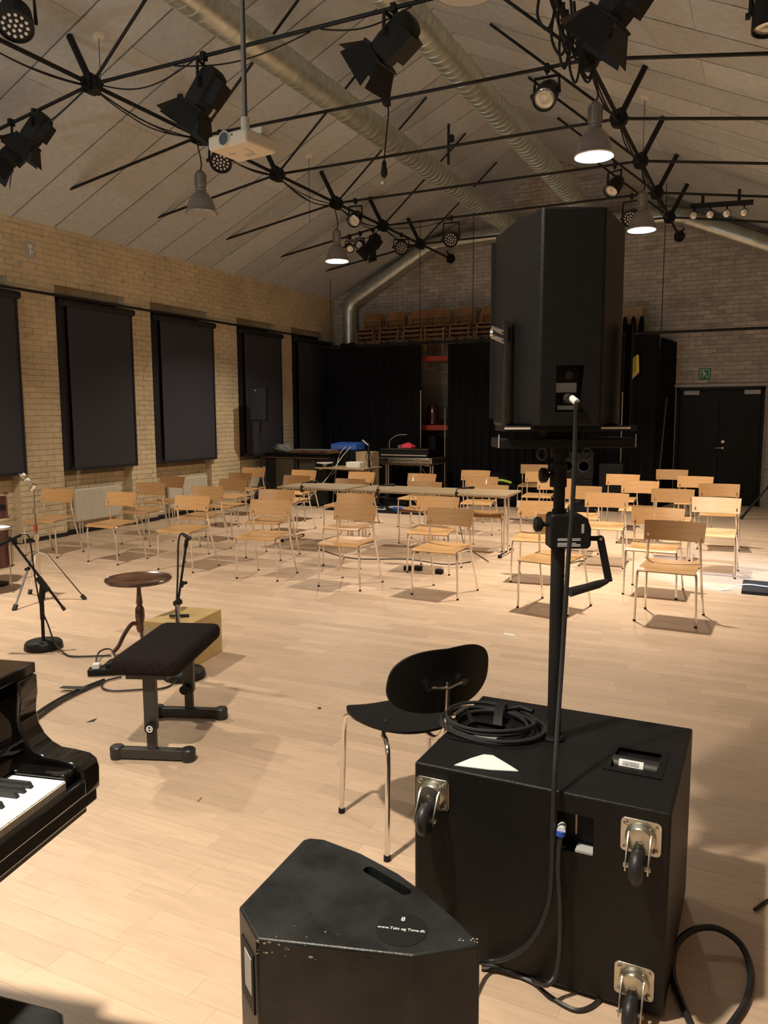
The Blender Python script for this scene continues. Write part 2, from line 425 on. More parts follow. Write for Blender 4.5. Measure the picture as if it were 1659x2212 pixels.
# exit sign: white running figure on green
sg = thing('exit_sign', 'green emergency exit sign with running figure on the brick wall above the doors', 'sign', (-1.075, YB-.012, 2.32))
MB().box(-.10, .10, -.008, .006, -.10, .10).obj('sign_board', 'green', sg, bevel=.003)
fg = MB()
def stroke(mb, pts, w, y=-.011, t=.002):
    for (x0, z0), (x1, z1) in zip(pts, pts[1:]):
        d = V((x1-x0, z1-z0)).normalized(); n = V((-d.y, d.x))*w/2
        yprism(mb, [(x0+n.x, z0+n.y), (x0-n.x, z0-n.y), (x1-n.x, z1-n.y), (x1+n.x, z1+n.y)], y-t, y)
yprism(fg, [(-.028+.013*cos(a*pi/4), .06+.013*sin(a*pi/4)) for a in range(8)], -.013, -.011)
stroke(fg, [(-.02, .045), (-.005, .0)], .022); stroke(fg, [(-.02, .035), (-.05, .02), (-.065, .035)], .011); stroke(fg, [(-.015, .035), (.015, .025), (.03, .0)], .011)
stroke(fg, [(-.005, 0), (-.035, -.02), (-.03, -.06)], .014); stroke(fg, [(-.003, 0), (.02, -.03), (.05, -.06)], .014)
stroke(fg, [(-.075, -.075), (-.075, .075), (.075, .075), (.075, -.075)], .008)
fg.obj('running_figure', 'paper', sg, smooth=False)
ws = thing('wall_sign', 'small dark wall plate with white marks high on the left brick wall', 'sign', (XW+.006, 7.36, 3.73))
MB().box(0, .008, -.07, .07, -.10, .10).obj('plate', 'ivorytag', ws, bevel=.002)
q = MB(); q.box(.008, .010, -.03, .03, .03, .07); q.box(.008, .010, -.01, .01, -.06, .03); q.box(.008, .010, .01, .04, -.03, -.01); q.obj('mark', 'paper', ws, smooth=False)

# roller blinds
bl = [('the one cut by the left edge of the photo', 0), ('beside the plate sign', 0)]
names = ['roller blind over the nearest bay, outside the left edge', 'navy roller blind cut off by the left edge of the photo', 'navy roller blind with a shiny roller, second window from the left edge',
         'navy roller blind with a wide black gap at its left side, third window', 'dark roller blind behind the loudspeaker on a stand, fourth window', 'black roller blind nearest the far corner, beside the curtain']
for i, (a, b) in enumerate(BAYS):
    if i == 0: continue
    t = thing('roller_blind', names[i], 'blind', (XW, 0, 3.13), 0, 'roller blinds on the left wall')
    rb = MB(); rb.cyl((.075, a+.02, 0), (.075, b+.09, 0), .048, n=20); rb.obj('roller', 'blinddark', t)
    dz = -2.22
    MB().box(.068, .073, a+.13, b+.055, dz, 0).obj('blind_cloth', 'blind', t, smooth=False)
    MB().box(.0, .085, b+.03, b+.06, dz-.015, 0).obj('side_guide', 'blinddark', t, smooth=False)
    MB().box(.0, .02, a+.0, a+.13, dz-.015, 0).obj('side_guide', 'blinddark', t, smooth=False)  # black strip stands in for the shaded recess beside the cloth
    MB().box(.060, .082, a+.12, b+.06, dz-.02, dz+.015).obj('bottom_bar', 'blinddark', t, smooth=False)
# radiators
for i, (a, b, z0, z1) in enumerate(((7.93, 8.78, .16, .62), (9.85, 10.80, .14, .62), (12.05, 12.85, .14, .62))):
    t = thing('radiator', ('cream panel radiator below the second window, nearest the cymbal stand', 'cream panel radiator below the third window', 'cream panel radiator below the window by the loudspeaker stand')[i], 'radiator', (XW-REC, (a+b)/2, 0), 0, 'radiators on the left wall')
    hw = (b-a)/2
    MB().box(.04, .10, -hw, hw, z0, z1).obj('panel', 'radiator', t, bevel=.01)
    rb = MB(); n = int(2*hw/.033)
    for k in range(n):
        yy = -hw+.02+(2*hw-.04)*(k+.5)/n; rb.box(.10, .112, yy-.011, yy+.011, z0+.02, z1-.02)
    rb.obj('front_ribs', 'radiator', t, smooth=False)
    for yy in (-hw+.06, -hw+.11): MB().cyl((.08, yy, 0), (.08, yy, z0), .009, n=8).obj('pipe', 'radiator', t)
# curtain pipes
def pipe(p0, p1, r, label, name='curtain_pipe'):
    return tag(MB().cyl(p0, p1, r, n=10).obj(name, 'steel'), label, 'pipe')
CY = 14.1
pipe((XW+.10, 5.0, 3.205), (XW+.10, CY, 3.205), .018, 'thin black curtain pipe running along the left wall above the blinds')
pipe((XW+.1, CY, 3.00), (XR, CY, 2.965), .022, 'black curtain pipe hung across the hall in front of the gable wall')
for (xx, zz, lab) in ((-8.03, 5.3, 'thin hanging wire near the left far corner'), (-6.08, 5.3, 'thin hanging wire in front of the stacked wooden chairs'), (-1.70, 5.35, 'thin hanging wire in front of the right gable brickwork'), (-5.02, 5.8, 'thin hanging wire left of the tall loudspeaker')):
    tag(MB().cyl((xx, CY, 2.99), (xx, CY, roofz(xx)-.01), .006, n=6).obj('suspension_wire', 'steel'), lab, 'wire')
# stage curtains with folds
def curtain(x0, y0, x1, y1, z0, z1, label, amp=.045, wl=.16):
    L = sqrt((x1-x0)**2+(y1-y0)**2); n = int(L/wl*6); d = V((x1-x0, y1-y0)).normalized(); nn = V((-d.y, d.x))
    ph = random.random()*6
    def fn(u, v):
        s = u*L; k = .45+.55*(1-v); o = amp*k*(sin(s*2*pi/wl+ph+.8*sin(s*3.1))+.35*sin(s*2*pi/(wl*2.7)+1))
        p = V((x0+d.x*s+nn.x*o, y0+d.y*s+nn.y*o, z0+(z1-z0)*v)); return p, (nn.x, nn.y, 0)
    return tag(MB().sheet(fn, n, 5, .004).obj('stage_curtain', 'curtain', ang=80), label, 'curtain')
curtain(-8.2, CY-.0, -6.05, CY, .02, 2.965, 'black stage curtain left of the gap with red shelf beams')
curtain(-5.50, CY, -1.72, CY, .02, 2.95, 'wide black stage curtain behind the right-hand chairs')
curtain(-1.70, CY+.05, -1.57, YB-.03, .02, 2.90, 'narrow end piece of the black stage curtain beside the doors', .03)
for x_, (za, zb), lab in ((-6.03, (0, 2.1), 'thin grey post at the left edge of the curtain gap'), (-5.53, (0, 1.75), 'thin grey post at the right edge of the curtain gap'), (-2.28, (0, 2.0), 'thin grey post against the wide curtain, behind the right-hand chairs')):
    tag(MB().cyl((x_, CY-.08, za), (x_, CY-.08, zb), .011, n=8).obj('post', 'zinc'), lab, 'post')
tag(MB().cyl((-1.66, 13.9, 0), (-1.56, 14.0, 1.9), .014, n=8).obj('post', 'bench'), 'grey pole standing between the curtain and the double doors', 'post')
# storage rack behind
rk = thing('storage_rack', 'red beamed storage rack behind the curtain gap', 'rack', (-5.5, 14.70, 0))
for z_, nm in ((2.66, 'beam'), (1.33, 'beam')): MB().box(-2.2, 3.35, -.36, -.31, z_, z_+.10).obj(nm, 'red', rk, bevel=.005)
for z_ in (2.70, 1.38): MB().box(-2.2, 3.35, -.31, .40, z_, z_+.04).obj('shelf', 'oldchair', rk, smooth=False)
for x_ in (-2.2, .6, 3.35):
    for y_ in (-.34, .38): MB().box(x_-.03, x_+.03, y_-.03, y_+.03, 0, 2.74).obj('upright', 'steel', rk, smooth=False)
# wooden chairs stacked on the rack
def old_chair():
    t = thing('stacked_wooden_chair', 'brown wooden chair', 'chair', (0, 0, 0), 0, 'old wooden chairs stacked on the storage rack')
    for s in (-1, 1):
        f = MB()
        f.tube([(s*.19, -.18, 0), (s*.19, -.16, .40), (s*.19, -.10, .42), (s*.185, .17, .40)], .016, 6)
        f.obj('front_leg', 'oldchair', t)
        MB().tube([(s*.19, .22, 0), (s*.185, .16, .42), (s*.18, .22, .78)], .016, 6).obj('rear_leg', 'oldchair', t)
    MB().sheet(lambda u, v: ((-.20+.40*u, -.19+.37*v, .43-.01*sin(pi*u)), (0, 0, 1)), 6, 2, .012).obj('seat', 'oldchair', t)
    MB().sheet(lambda u, v: ((-.20+.40*u, .19+.03*sin(pi*u)+.02*v, .62+.17*v), (0, 1, 0)), 8, 1, .012).obj('backrest', 'oldchair', t)
    MB().cyl((-.19, -.16, .36), (.19, -.16, .36), .012, n=6).obj('stretcher', 'oldchair', t)
    return t
oc = old_chair(); first = True; ordn = ['first', 'second', 'third', 'fourth', 'fifth', 'sixth', 'seventh', 'eighth', 'ninth', 'tenth']
for k in range(6):
    for j, lv in enumerate(('bottom', 'middle', 'top')):
        c = oc if first else copy_tree(oc); first = False
        c.location = (-7.42+k*.50+(.03 if j == 2 else 0)*(k % 3), 14.62-.03*j, 2.74+.085*j); c.rotation_euler = (0, 0, pi if False else (.06 if (k+j) % 2 else -.04))
        c['label'] = 'brown wooden chair, %s of its stack, %s stack from the left on the rack' % (lv, ordn[k])
tag(MB().box(-2.46, -2.12, 14.9, 14.92, 2.74, 3.53).obj('plywood_board', 'card', bevel=.003), 'pale plywood board upright on the rack right of the tall loudspeaker', 'board')
for k in range(3):
    mxp = Matrix.Translation((-2.36+.11*k, 14.72, 2.74))@Matrix.Rotation(.06*(k-1), 4, 'Y')
    tag(MB().lathe([(.03, 0), (.048, .03), (.05, .42), (.035, .55), (.015, .60)], 12, mxp).obj('rolled_bag', 'curtain'), 'black rolled bag on end on the rack, %s of three' % ('leftmost', 'middle', 'rightmost')[k], 'bag', 'black rolled bags on the rack')
t = thing('yellow_card_tray', 'yellow open cardboard tray hung on the curtain right of the tall loudspeaker', 'tray', (-2.12, CY-.07, 2.37), 0)
g_ = MB(); yprism(g_, [(-.10, -.16), (.055, -.02), (.055, .25), (-.09, .13)], -.01, 0); g_.obj('base_sheet', 'brass_card', t, smooth=False)
g_ = MB(); yprism(g_, [(.055, -.02), (.10, -.05), (.085, .24), (.055, .25)], -.035, 0); g_.obj('side_flap', 'yellow', t, smooth=False)
g_ = MB(); yprism(g_, [(-.10, -.16), (-.10, -.25), (.10, -.05), (.055, -.02)], -.035, 0); g_.obj('bottom_flap', 'card', t, smooth=False)
# things in the curtain gap
tag(MB().lathe([(.10, 0), (.13, .04), (.12, .35), (.07, .42)], 14, Matrix.Translation((-6.02, 14.62, 1.42))).obj('wrapped_bundle', 'maroon'), 'dim dark red bundle on the rack shelf in the curtain gap', 'bundle')
tag(MB().box(-6.5, -5.9, 14.45, 14.9, .02, 1.2).obj('storage_case', 'black', bevel=.02), 'black case standing low in the curtain gap', 'case')

# ================================================================== ROOF STEEL
EX, EZ, SX, SZ, RX, RZ = -7.902, 4.405, -6.146, 5.211, 3.743-3.027, 5.978
def make_truss():
    t = thing('roof_truss', 'x', 'truss')
    MB().cyl((NL, 0, ZN), (NR, 0, ZN), .017, n=8).obj('tie_rod', 'steel', t)
    for s in (-1, 1):
        X = lambda x: XC+s*(x-XC)*-1 if s > 0 else x
        nx = X(NL)
        MB().cyl((nx, 0, ZN), (X(EX), 0, EZ+.005), .017, n=8).obj('eaves_rod', 'steel', t)
        MB().cyl((nx, 0, ZN), (X(XC-RX), 0, RZ-.02), .015, n=8).obj('ridge_rod', 'steel', t)
        MB().cyl((nx, 0, ZN), (X(SX), 0, SZ-.01), .033, n=10).obj('strut', 'steel', t)
        k = MB(); k.cyl((nx, -.08, ZN), (nx, .08, ZN), .062, n=12); k.cyl((nx, -.045, ZN), (nx, .045, ZN), .092, n=12)
        for a in (0, 1.3, 2.5, 3.9, 5.1): k.cyl((nx+.08*cos(a), -.06, ZN+.08*sin(a)), (nx+.08*cos(a), .06, ZN+.08*sin(a)), .018, n=6)
        k.obj('node_plate', 'steel', t)
    return t
tr = make_truss(); tl = None
for i in range(-3, 7):
    c = tr if i == -3 else copy_tree(tr)
    c.location = (0, TY0+TS*i, 0); c['group'] = 'black steel roof trusses'
    c['label'] = '' if i < -1 else ['black steel roof truss nearest the camera, high at the top edge', 'black steel roof truss carrying the big spotlights with barn doors', 'black steel roof truss just behind the projector', 'black steel roof truss third from the camera, clear of lamps', 'black steel roof truss with the lit pendant lamps under both nodes', 'black steel roof truss carrying the far row of small spotlights', 'black steel roof truss second from the gable wall', 'black steel roof truss nearest the gable wall'][i+1]
    if i < -1: c['label'] = 'black steel roof truss above the grand piano, out of view' if i == -2 else 'black steel roof truss right over the camera, out of view'
for x_, lab in ((NL, 'black lighting pipe along the left truss nodes'), (NR, 'black lighting pipe along the right truss nodes')):
    tag(MB().cyl((x_, YN, ZN+.0), (x_, TY0+6*TS, ZN+.0), .021, n=8).obj('lighting_pipe', 'steel'), lab, 'pipe')
# ducts with spiral seams
def duct(pts, r, pitch, label, name='air_duct'):
    t = thing(name, label, 'duct')
    MB().tube(pts, r, 28).obj('duct_tube', 'duct', t, ang=50)
    sm = MB(); P = [V(p) for p in pts]
    for a, b in zip(P, P[1:]):
        d = (b-a); L = d.length; d.normalize(); n = int(L/pitch)
        for k in range(n):
            c = a+d*(pitch*(k+.5)); sm.tube([c-d*.006, c+d*.006], r+.004, 28)
    o = sm.obj('spiral_seam', 'duct', t); o['kind'] = 'stuff'
    return t
duct([(-4.49, YN, 5.08), (-4.49, 14.9, 5.08)], .152, .125, 'galvanised spiral duct along the ceiling left of the ridge')
duct([(-2.99, YN, 5.08), (-2.99, 14.9, 5.08)], .150, .125, 'galvanised spiral duct along the ceiling right of the ridge')
dpts = [PY(757, 742, 15.0), PY(757, 668, 15.0)]
duct([(-8.09, 15.0, 3.12), (-8.09, 15.0, 3.80), (-8.05, 15.0, 3.93), (-7.95, 15.0, 4.02), (-6.42, 14.98, 4.86), (-6.22, 14.98, 4.95), (-6.0, 14.97, 4.98), (-4.3, 14.97, 5.05)], .145, .16, 'bent duct rising from the far left corner along the gable')
duct([(-3.2, 14.97, 5.05), (-1.7, 14.97, 5.03), (-1.5, 14.98, 4.98), (.9, 14.98, 3.93)], .15, .16, 'duct descending along the gable at the right')
tag(MB().box(-8.24, -7.93, 14.86, 15.12, 2.75, 3.14).obj('duct_box', 'black', bevel=.01), 'dark box below the bent duct in the far left corner', 'box')

# ================================================================== LAMPS
def pendant(x, y, lit, label, power=1.0, spread=112):
    t = thing('pendant_lamp', label, 'lamp', (x, y, 3.895), 0, 'bell pendant lamps')
    MB().lathe([(.176, 0), (.182, .004), (.182, .014), (.172, .02), (.165, .035), (.15, .10), (.12, .17), (.085, .215), (.06, .235), (.055, .245)], 32).obj('bell_shade', 'shade', t, ang=60)
    MB().tube([(.178*cos(a*pi/16), .178*sin(a*pi/16), .008) for a in range(32)], .007, 6, closed=True).obj('rim_ring', 'glass', t)
    b = MB(); b.lathe([(.055, .24), (.062, .25), (.062, .265), (.052, .275), (.060, .29), (.060, .43), (.035, .46), (.02, .47)], 20)
    for k in range(12):
        a = k*pi/6; b.box(.056, .066, -.004, .004, .30, .42, mx=Matrix.Rotation(a, 4, 'Z'))
    b.obj('ballast_housing', 'sheath', t)
    MB().tube(bez([(0, 0, .46), (.02, 0, .52), (.0, .01, .62), (-.02, 0, .74), (0, 0, .82)]), .008, 6).obj('hanger', 'steel', t)
    MB().lathe([(.0, -.003), (.168, -.002), (.168, .004)], 32).obj('lens', 'lit' if lit else 'unlit', t)
    if lit:
        l = bpy.data.lights.new('lamp_light', 'AREA'); l.shape = 'DISK'; l.size = .16; l.energy = LAMP_W*power; l.color = WARM; l.spread = radians(spread)
        lo = bpy.data.objects.new('lamp_light', l); COL.objects.link(lo); lo.parent = t; lo.location = (0, 0, -.012)
    return t
yi = lambda i: TY0+TS*i
pendant(NL, yi(1), False, 'unlit bell pendant lamp below the projector at the left')
pendant(NL, yi(3), True, 'lit bell pendant lamp in the left row, above the far left windows', .95, 130)
pendant(NR+.07, yi(1), True, 'lit bell pendant lamp in the right row, largest in view')
pendant(NR+.04, yi(3), True, 'lit bell pendant lamp just above the tall loudspeaker')
pendant(NR, yi(-1), False, 'bell pendant lamp whose rim shows at the top edge of the photo')
pendant(NL, yi(-1), True, 'bell pendant lamp left of the camera, out of view', 1.2, 135)
pendant(NR, .85, True, 'bell pendant lamp above the camera, out of view', 1.1)
pendant(NL, yi(-3), False, 'bell pendant lamp behind the piano, out of view')

def clampmx(): pass
def hook(mb, L=.05):
    mb.box(-.02, .02, -.03, .03, -.035, .03); mb.cyl((0, 0, -.03), (0, 0, -L-.03), .010, n=8)
def spotlight(p, aim, label, s=1, doors=True, roll=0, kind='fresnel', yaw=0, L=.26):
    """p = point on the rod; the body hangs in a yoke and points along aim"""
    t = thing('stage_spotlight' if kind != 'led' else 'led_par_lamp', label, 'spotlight', p, yaw, 'stage lights on the trusses')
    R = Matrix.Rotation(-yaw, 3, 'Z'); a = (R@V(aim)).normalized()
    c = V((0, 0, -L*s)); hk = MB(); hook(hk, .03); hk.obj('clamp', 'steel', t)
    side = a.cross(V((0, 0, 1))).normalized(); w = .12*s if kind != 'par' else .085*s
    top = V((0, 0, -.07))
    MB().tube([c-side*w, top-side*w*.95+V((0, 0, -.01)), top+side*w*.95+V((0, 0, -.01)), c+side*w], .010*s+.003, 6).obj('yoke', 'steel', t)
    mx = aimmx(c, a, roll)
    b = MB()
    if kind == 'fresnel':
        b.lathe([(.05*s, -.17*s), (.085*s, -.15*s), (.10*s, -.10*s), (.10*s, .08*s), (.092*s, .13*s)], 8, mx@Matrix.Rotation(pi/8, 4, 'Z'))
        b.box(-.07*s, .07*s, -.12*s, .07*s, -.12*s, .05*s, mx=mx)
        b.obj('housing', 'steel', t)
        MB().lathe([(.0, .131*s), (.083*s, .131*s), (.083*s, .136*s)], 20, mx).obj('lens', 'glass', t)
        if doors:
            for k in range(4):
                m2 = mx@Matrix.Rotation(k*pi/2, 4, 'Z')@Matrix.Translation((.095*s, 0, .13*s))@Matrix.Rotation((.55 if k % 2 else .25), 4, 'Y')
                hw = .09*s; hw2 = .14*s
                MB().prism([(0, -hw), (0, hw), (.16*s, hw2), (.16*s, -hw2)], -.002, .002, mx=m2@Matrix.Rotation(-pi/2, 4, 'Y')).obj('barn_door', 'steel', t, smooth=False)
            fr = MB(); fr.box(-.10*s, .10*s, -.10*s, .10*s, .115*s, .128*s, mx=mx); fr.obj('colour_frame', 'steel', t, smooth=False)
    elif kind == 'par':
        b.lathe([(.03*s, -.13*s), (.06*s, -.11*s), (.078*s, -.03*s), (.080*s, .09*s), (.074*s, .09*s), (.072*s, .07*s)], 20, mx); b.obj('housing', 'steel', t)
        MB().lathe([(0, .075*s), (.03*s, .080*s), (.06*s, .078*s), (.073*s, .07*s)], 20, mx).obj('lens', 'glass', t)
    else:
        b.lathe([(.05*s, -.12*s), (.095*s, -.09*s), (.105*s, -.02*s), (.112*s, .05*s), (.106*s, .05*s), (.104*s, .035*s)], 24, mx); b.obj('housing', 'steel', t)
        ds = MB()
        for k, (n, rr) in enumerate(((1, 0), (6, .036), (12, .072))):
            for j in range(n):
                q = 2*pi*j/n+.2*k; ds.lathe([(.012*s, .036*s), (.010*s, .043*s), (.003*s, .046*s)], 8, mx@Matrix.Translation((rr*s*cos(q), rr*s*sin(q), 0)))
        ds.obj('led_lenses', 'led', t)['kind'] = 'stuff'
    MB().cyl(c+side*w, c+side*(w+.03), .018*s, n=8).obj('knob', 'steel', t)
    return t
Y0, Y1, Y3, Y4 = yi(0), yi(1), yi(3), yi(4)
spotlight((-4.576, Y0, ZN), (-.55, -.15, -.8), 'black spotlight with open barn doors between the left node and the projector', 1.25, L=.24)
spotlight((-2.75, Y0, ZN), (-.85, .1, -.55), 'black spotlight with spread barn doors in front of the two ducts', 1.25, L=.19)
spotlight((-6.66, Y0, 4.60), (-.5, -.3, -.8), 'black spotlight with barn doors hanging left of the window sign', 1.05, L=.16)
spotlight((-1.02, Y0, ZN-.03), (-.62, .1, -.75), 'large black spotlight cut by the top edge of the photo, right of the cable loops', 1.3, L=.20)
spotlight((-.13, Y0, ZN-.06), (0, -.1, -1), 'black cylindrical spotlight at the top right corner', 1.25, doors=False, kind='par', L=.42)
spotlight((-5.03, yi(-1), ZN), (.35, -.35, -.8), 'round multi-lens led lamp at the top left corner', 1.15, kind='led', L=.24)
spotlight((-7.0, yi(0), 4.56), (-.4, -.5, -.7), 'dark spotlight cut by the left edge of the photo', 1.0, L=.30)
spotlight((-1.96, Y1, ZN), (.0, -.75, -.6), 'single-lens black spotlight left of the largest lit pendant', 1.35, kind='par', L=.17)
spotlight((-5.60, Y1, ZN-.01), (.3, -.6, -.75), 'led lamp half hidden behind the projector', 1.1, kind='led', L=.26)
spotlight((-5.58, Y3, ZN), (.15, -.8, -.55), 'single-lens spotlight right of the left far lit pendant', 1.2, kind='par', L=.21)
spotlight((-1.90, Y3, ZN), (-.3, -.6, -.7), 'spotlight with pale lens left of the pendant above the loudspeaker', 1.2, kind='par', L=.22)
spotlight((-6.52, Y4, 4.62), (.5, -.7, -.5), 'small spotlight right behind the left far lit pendant', .9, kind='par', L=.20)
spotlight((-6.32, Y4, 4.65), (.2, -.9, -.4), 'small round spotlight beside the left far lit pendant', .9, kind='par', L=.20)
spotlight((-6.08, Y4, 4.68), (-.3, -.5, -.8), 'small black spotlight pointing down, far row', .95, doors=True, L=.22)
spotlight((NL+.0, 12.85, ZN), (.35, -.8, -.5), 'led lamp with a ring of lenses, left one of the far pair', 1.1, kind='led', L=.19)
spotlight((-4.69, Y4, ZN), (.1, -.9, -.35), 'led lamp with a ring of lenses, right one of the far pair', 1.1, kind='led', L=.30)
spotlight((-1.93, Y4, ZN), (-.2, -.9, -.4), 'led lamp peeping out behind the pendant above the loudspeaker', 1.1, kind='led', L=.28)
# light bar with four lamps
t = thing('light_bar', 'black light bar with four small round lamps at the right', 'light bar', (-.74, Y4, 4.47), 0)
MB().box(-.40, .40, -.03, .03, -.03, .03, mx=Matrix.Rotation(.045, 4, 'Y')).obj('bar', 'steel', t, bevel=.004)
for x_ in (-.24, .22): hb = MB(); hb.box(-.02, .02, -.02, .02, 0, .17); hb.obj('clamp', 'steel', t, smooth=False)
t.children[-2].location.x = -.24; t.children[-1].location.x = .22
for x_ in (-.345, -.135, .075, .29):
    mx = aimmx((x_, -.03, -.13-x_*.05), (.0, -.93, -.28)); b = MB(); b.lathe([(.03, -.10), (.05, -.08), (.055, .05), (.05, .05)], 16, mx); b.tube([(x_, 0, -.02), (x_, -.01, -.08)], .01, 6); h_ = b.obj('lamp_head', 'steel', t)
    MB().lathe([(0, .060), (.025, .058), (.047, .051)], 16, mx).obj('lens', 'led', h_)
# the cool light comes from the spotlight at the top right corner
sl = bpy.data.lights.new('cool_spot', 'SPOT'); sl.energy = 1500; sl.color = COOL; sl.spot_size = radians(26); sl.spot_blend = .9; sl.shadow_soft_size = .06
so = bpy.data.objects.new('cool_spot', sl); COL.objects.link(so); so.location = (-.13, Y0, 4.0); so.rotation_euler = (V((-.30, 8.5, .3))-V(so.location)).to_track_quat('-Z', 'Y').to_euler()

# added fill light for the ceiling, unseen behind the camera
ul = thing('ceiling_uplighter', 'tall uplighter lamp on a pole behind the camera, out of view', 'lamp', (-5.6, -1.6, 0))
MB().cyl((0, 0, .02), (0, 0, 2.2), .02, n=10).obj('pole', 'steel', ul); MB().cyl((0, 0, 0), (0, 0, .03), .2, n=20).obj('base', 'steel', ul)
MB().lathe([(.03, 2.15), (.16, 2.25), (.32, 2.42), (.31, 2.42), (.15, 2.27)], 24).obj('bowl', 'steel', ul)
l = bpy.data.lights.new('uplight', 'AREA'); l.shape = 'DISK'; l.size = .5; l.energy = UP_W; l.color = (.88, .96, 1)
lo = bpy.data.objects.new('uplight', l); COL.objects.link(lo); lo.parent = ul; lo.location = (0, 0, 2.43); lo.rotation_euler = V((-.05, .45, .88)).to_track_quat('-Z', 'Y').to_euler()
# loose cables on the steel
def sag(x, ya, yb, d, dx, r, label, dz=0):
    pts = [(x+dx*sin(pi*k/6), ya+(yb-ya)*k/6, ZN+dz-.02-d*sin(pi*k/6)-.01*random.random()) for k in range(7)]
    return cable(pts, r, label, 'steel', 4)
nm = ['above the camera', 'near the top edge', 'left of the projector', 'behind the projector', 'by the third node', 'near the far lit pendant']
for i in range(-1, 5):
    for j in range(3):
        o = sag(NL, yi(i), yi(i+1), .04+.06*random.random()+.03*j, .05*(j-1), .007, 'black cable %s sagging along the left lighting pipe, %s' % (('slack', 'middle', 'tight')[j], nm[i+1])); o['group'] = 'cables on the left lighting pipe'
for i in range(-1, 5):
    for j in range(2):
        o = sag(NR, yi(i), yi(i+1), .05+.05*j+.03*random.random(), .06*(j-.5), .008, 'black cable %s along the right lighting pipe, %s' % (('slack', 'tight')[j], nm[i+1].replace('projector', 'cable loops'))); o['group'] = 'cables on the right lighting pipe'
for k, (xa, xb, yy, d) in enumerate(((-4.9, -3.5, Y0, .09), (-5.8, -4.7, Y0, .12), (-3.4, -2.6, Y0, .07), (-7.3, -6.0, Y0, .14), (-6.6, -5.9, Y4, .10), (-5.9, -4.7, Y4, .07))):
    z0 = lambda x: ZN-.02 if x > NL else ZN-.02-(NL-x)*.16
    cable([(xa+(xb-xa)*q/6, yy, z0(xa+(xb-xa)*q/6)-d*sin(pi*q/6)) for q in range(7)], .007, 'thin black cable looped below the %s, %s' % (('spotlight truss' if k < 4 else 'far spotlight truss'), ('left of centre', 'near the left node', 'by the two ducts', 'left of the node', 'left of the node', 'right of the node')[k]), 'steel', 4)
cb_ = thing('cable_bundle', 'thick tangle of black cable loops hanging from the right nodes near the top edge', 'cables', (NR, yi(0)+.75, ZN))
for k in range(11):
    a = random.random()*.7-.35; yy = -.45+k*.10; hgt = .14+.20*random.random(); wdt = .05+.05*random.random()
    MB().tube(bez([(a*.2-wdt/2, yy, .0), (a*.2-wdt*.7, yy+.02, -hgt*.6), (a*.2, yy+.05, -hgt), (a*.2+wdt*.6, yy+.04, -hgt*.55), (a*.2+wdt/2, yy+.02, .0)], 5), .011, 6).obj('cable_loop', 'steel', cb_)
for k in range(6):
    x_ = -.12+k*.05; MB().tube(bez([(x_, -.55+.2*k, .02), (x_*.6, -.2+.12*k, .05), (x_, .3+.1*k, .0)], 5), .011, 6).obj('cable_run', 'steel', cb_)
# hanging microphone and bracket
t = thing('hanging_microphone', 'small microphone on a cable hanging from the truss in front of the left duct', 'microphone', (-3.567, Y1, ZN))
MB().box(-.03, .03, -.04, .04, -.06, .06).obj('clamp', 'steel', t, bevel=.008)
MB().tube(bez([(0, 0, -.03), (.02, 0, -.12), (.0, 0, -.3), (-.03, 0, -.58)]), .008, 6).obj('cable', 'steel', t)
MB().lathe([(.008, .05), (.022, .03), (.026, -.02), (.035, -.07), (.030, -.10), (.012, -.12)], 14, Matrix.Translation((-.03, 0, -.62))).obj('socket', 'steel', t)
MB().lathe([(.012, .02), (.026, -.005), (.028, -.03), (.012, -.055)], 12, Matrix.Translation((-.05, 0, -.75))).obj('bulb', 'glass', t)
t = thing('hanging_bracket', 'short black vertical bracket under the left duct', 'bracket', (-3.52, yi(2), ZN))
MB().box(-.012, .012, -.012, .012, -.20, .25).obj('bar', 'steel', t, smooth=False); MB().box(.0, .06, -.03, .03, .05, .12).obj('clamp', 'steel', t, smooth=False)
# ceiling roses with wires
for (px, py, s, lab, L) in ((213, 77, -1, 'left near the top node', .45), (667, 337, -1, 'in the middle of the left slope', .9), (1393, 210, 1, 'on the right slope', 1.0)):
    d = ray(px, py)
    # meet the roof plane
    if s < 0: k = (ZR-SL*XC*-1*-1 if False else 0)
    # z = ZR - SL*s*(x-XC)
    tt = (ZR-SL*s*(0-XC)-H)/(d.z+SL*s*d.x); p = CO+d*tt
    t = thing('ceiling_rose', 'small white ceiling disc with a thin wire, %s' % lab, 'ceiling disc', p, 0)
    MB().lathe([(.0, -.025), (.045, -.022), (.06, -.005), (.06, .0)], 20, Matrix.Rotation(s*TH, 4, 'Y')).obj('disc', 'white', t)
    MB().cyl((0, 0, -.02), (0, 0, -L), .0035, n=5).obj('wire', 'steel', t)
# projector
z = 3.3; c = (PZ(457.7, 326, z)+PZ(535, 305, z)+PZ(590, 331.6, z)+PZ(514.4, 353.3, z))/4
e = PZ(590, 331.6, z)-PZ(514.4, 353.3, z)
t = thing('projector', 'cream white video projector on a ceiling pole', 'projector', (c.x, c.y, z), -.12)
MB().box(-.165, .165, -.145, .145, 0, .085).obj('case', 'proj', t, bevel=.018)
MB().cyl((-.02, -.150, .048), (-.02, -.118, .048), .040, n=24).obj('lens', 'lens', t); MB().tube([(-.02+.043*cos(a*pi/12), -.148, .048+.043*sin(a*pi/12)) for a in range(24)], .005, 6, closed=True).obj('lens_ring', 'proj', t)
MB().cyl((.045, -.147, .06), (.045, -.14, .06), .007, n=10).obj('sensor', 'lens', t)
q = MB(); q.box(-.02, .05, .03, .08, -.002, .0); q.box(-.1, -.05, -.03, -.0, -.002, 0); q.box(.06, .07, -.05, .03, -.002, 0); q.obj('underside_label', 'ivorytag', t, smooth=False)
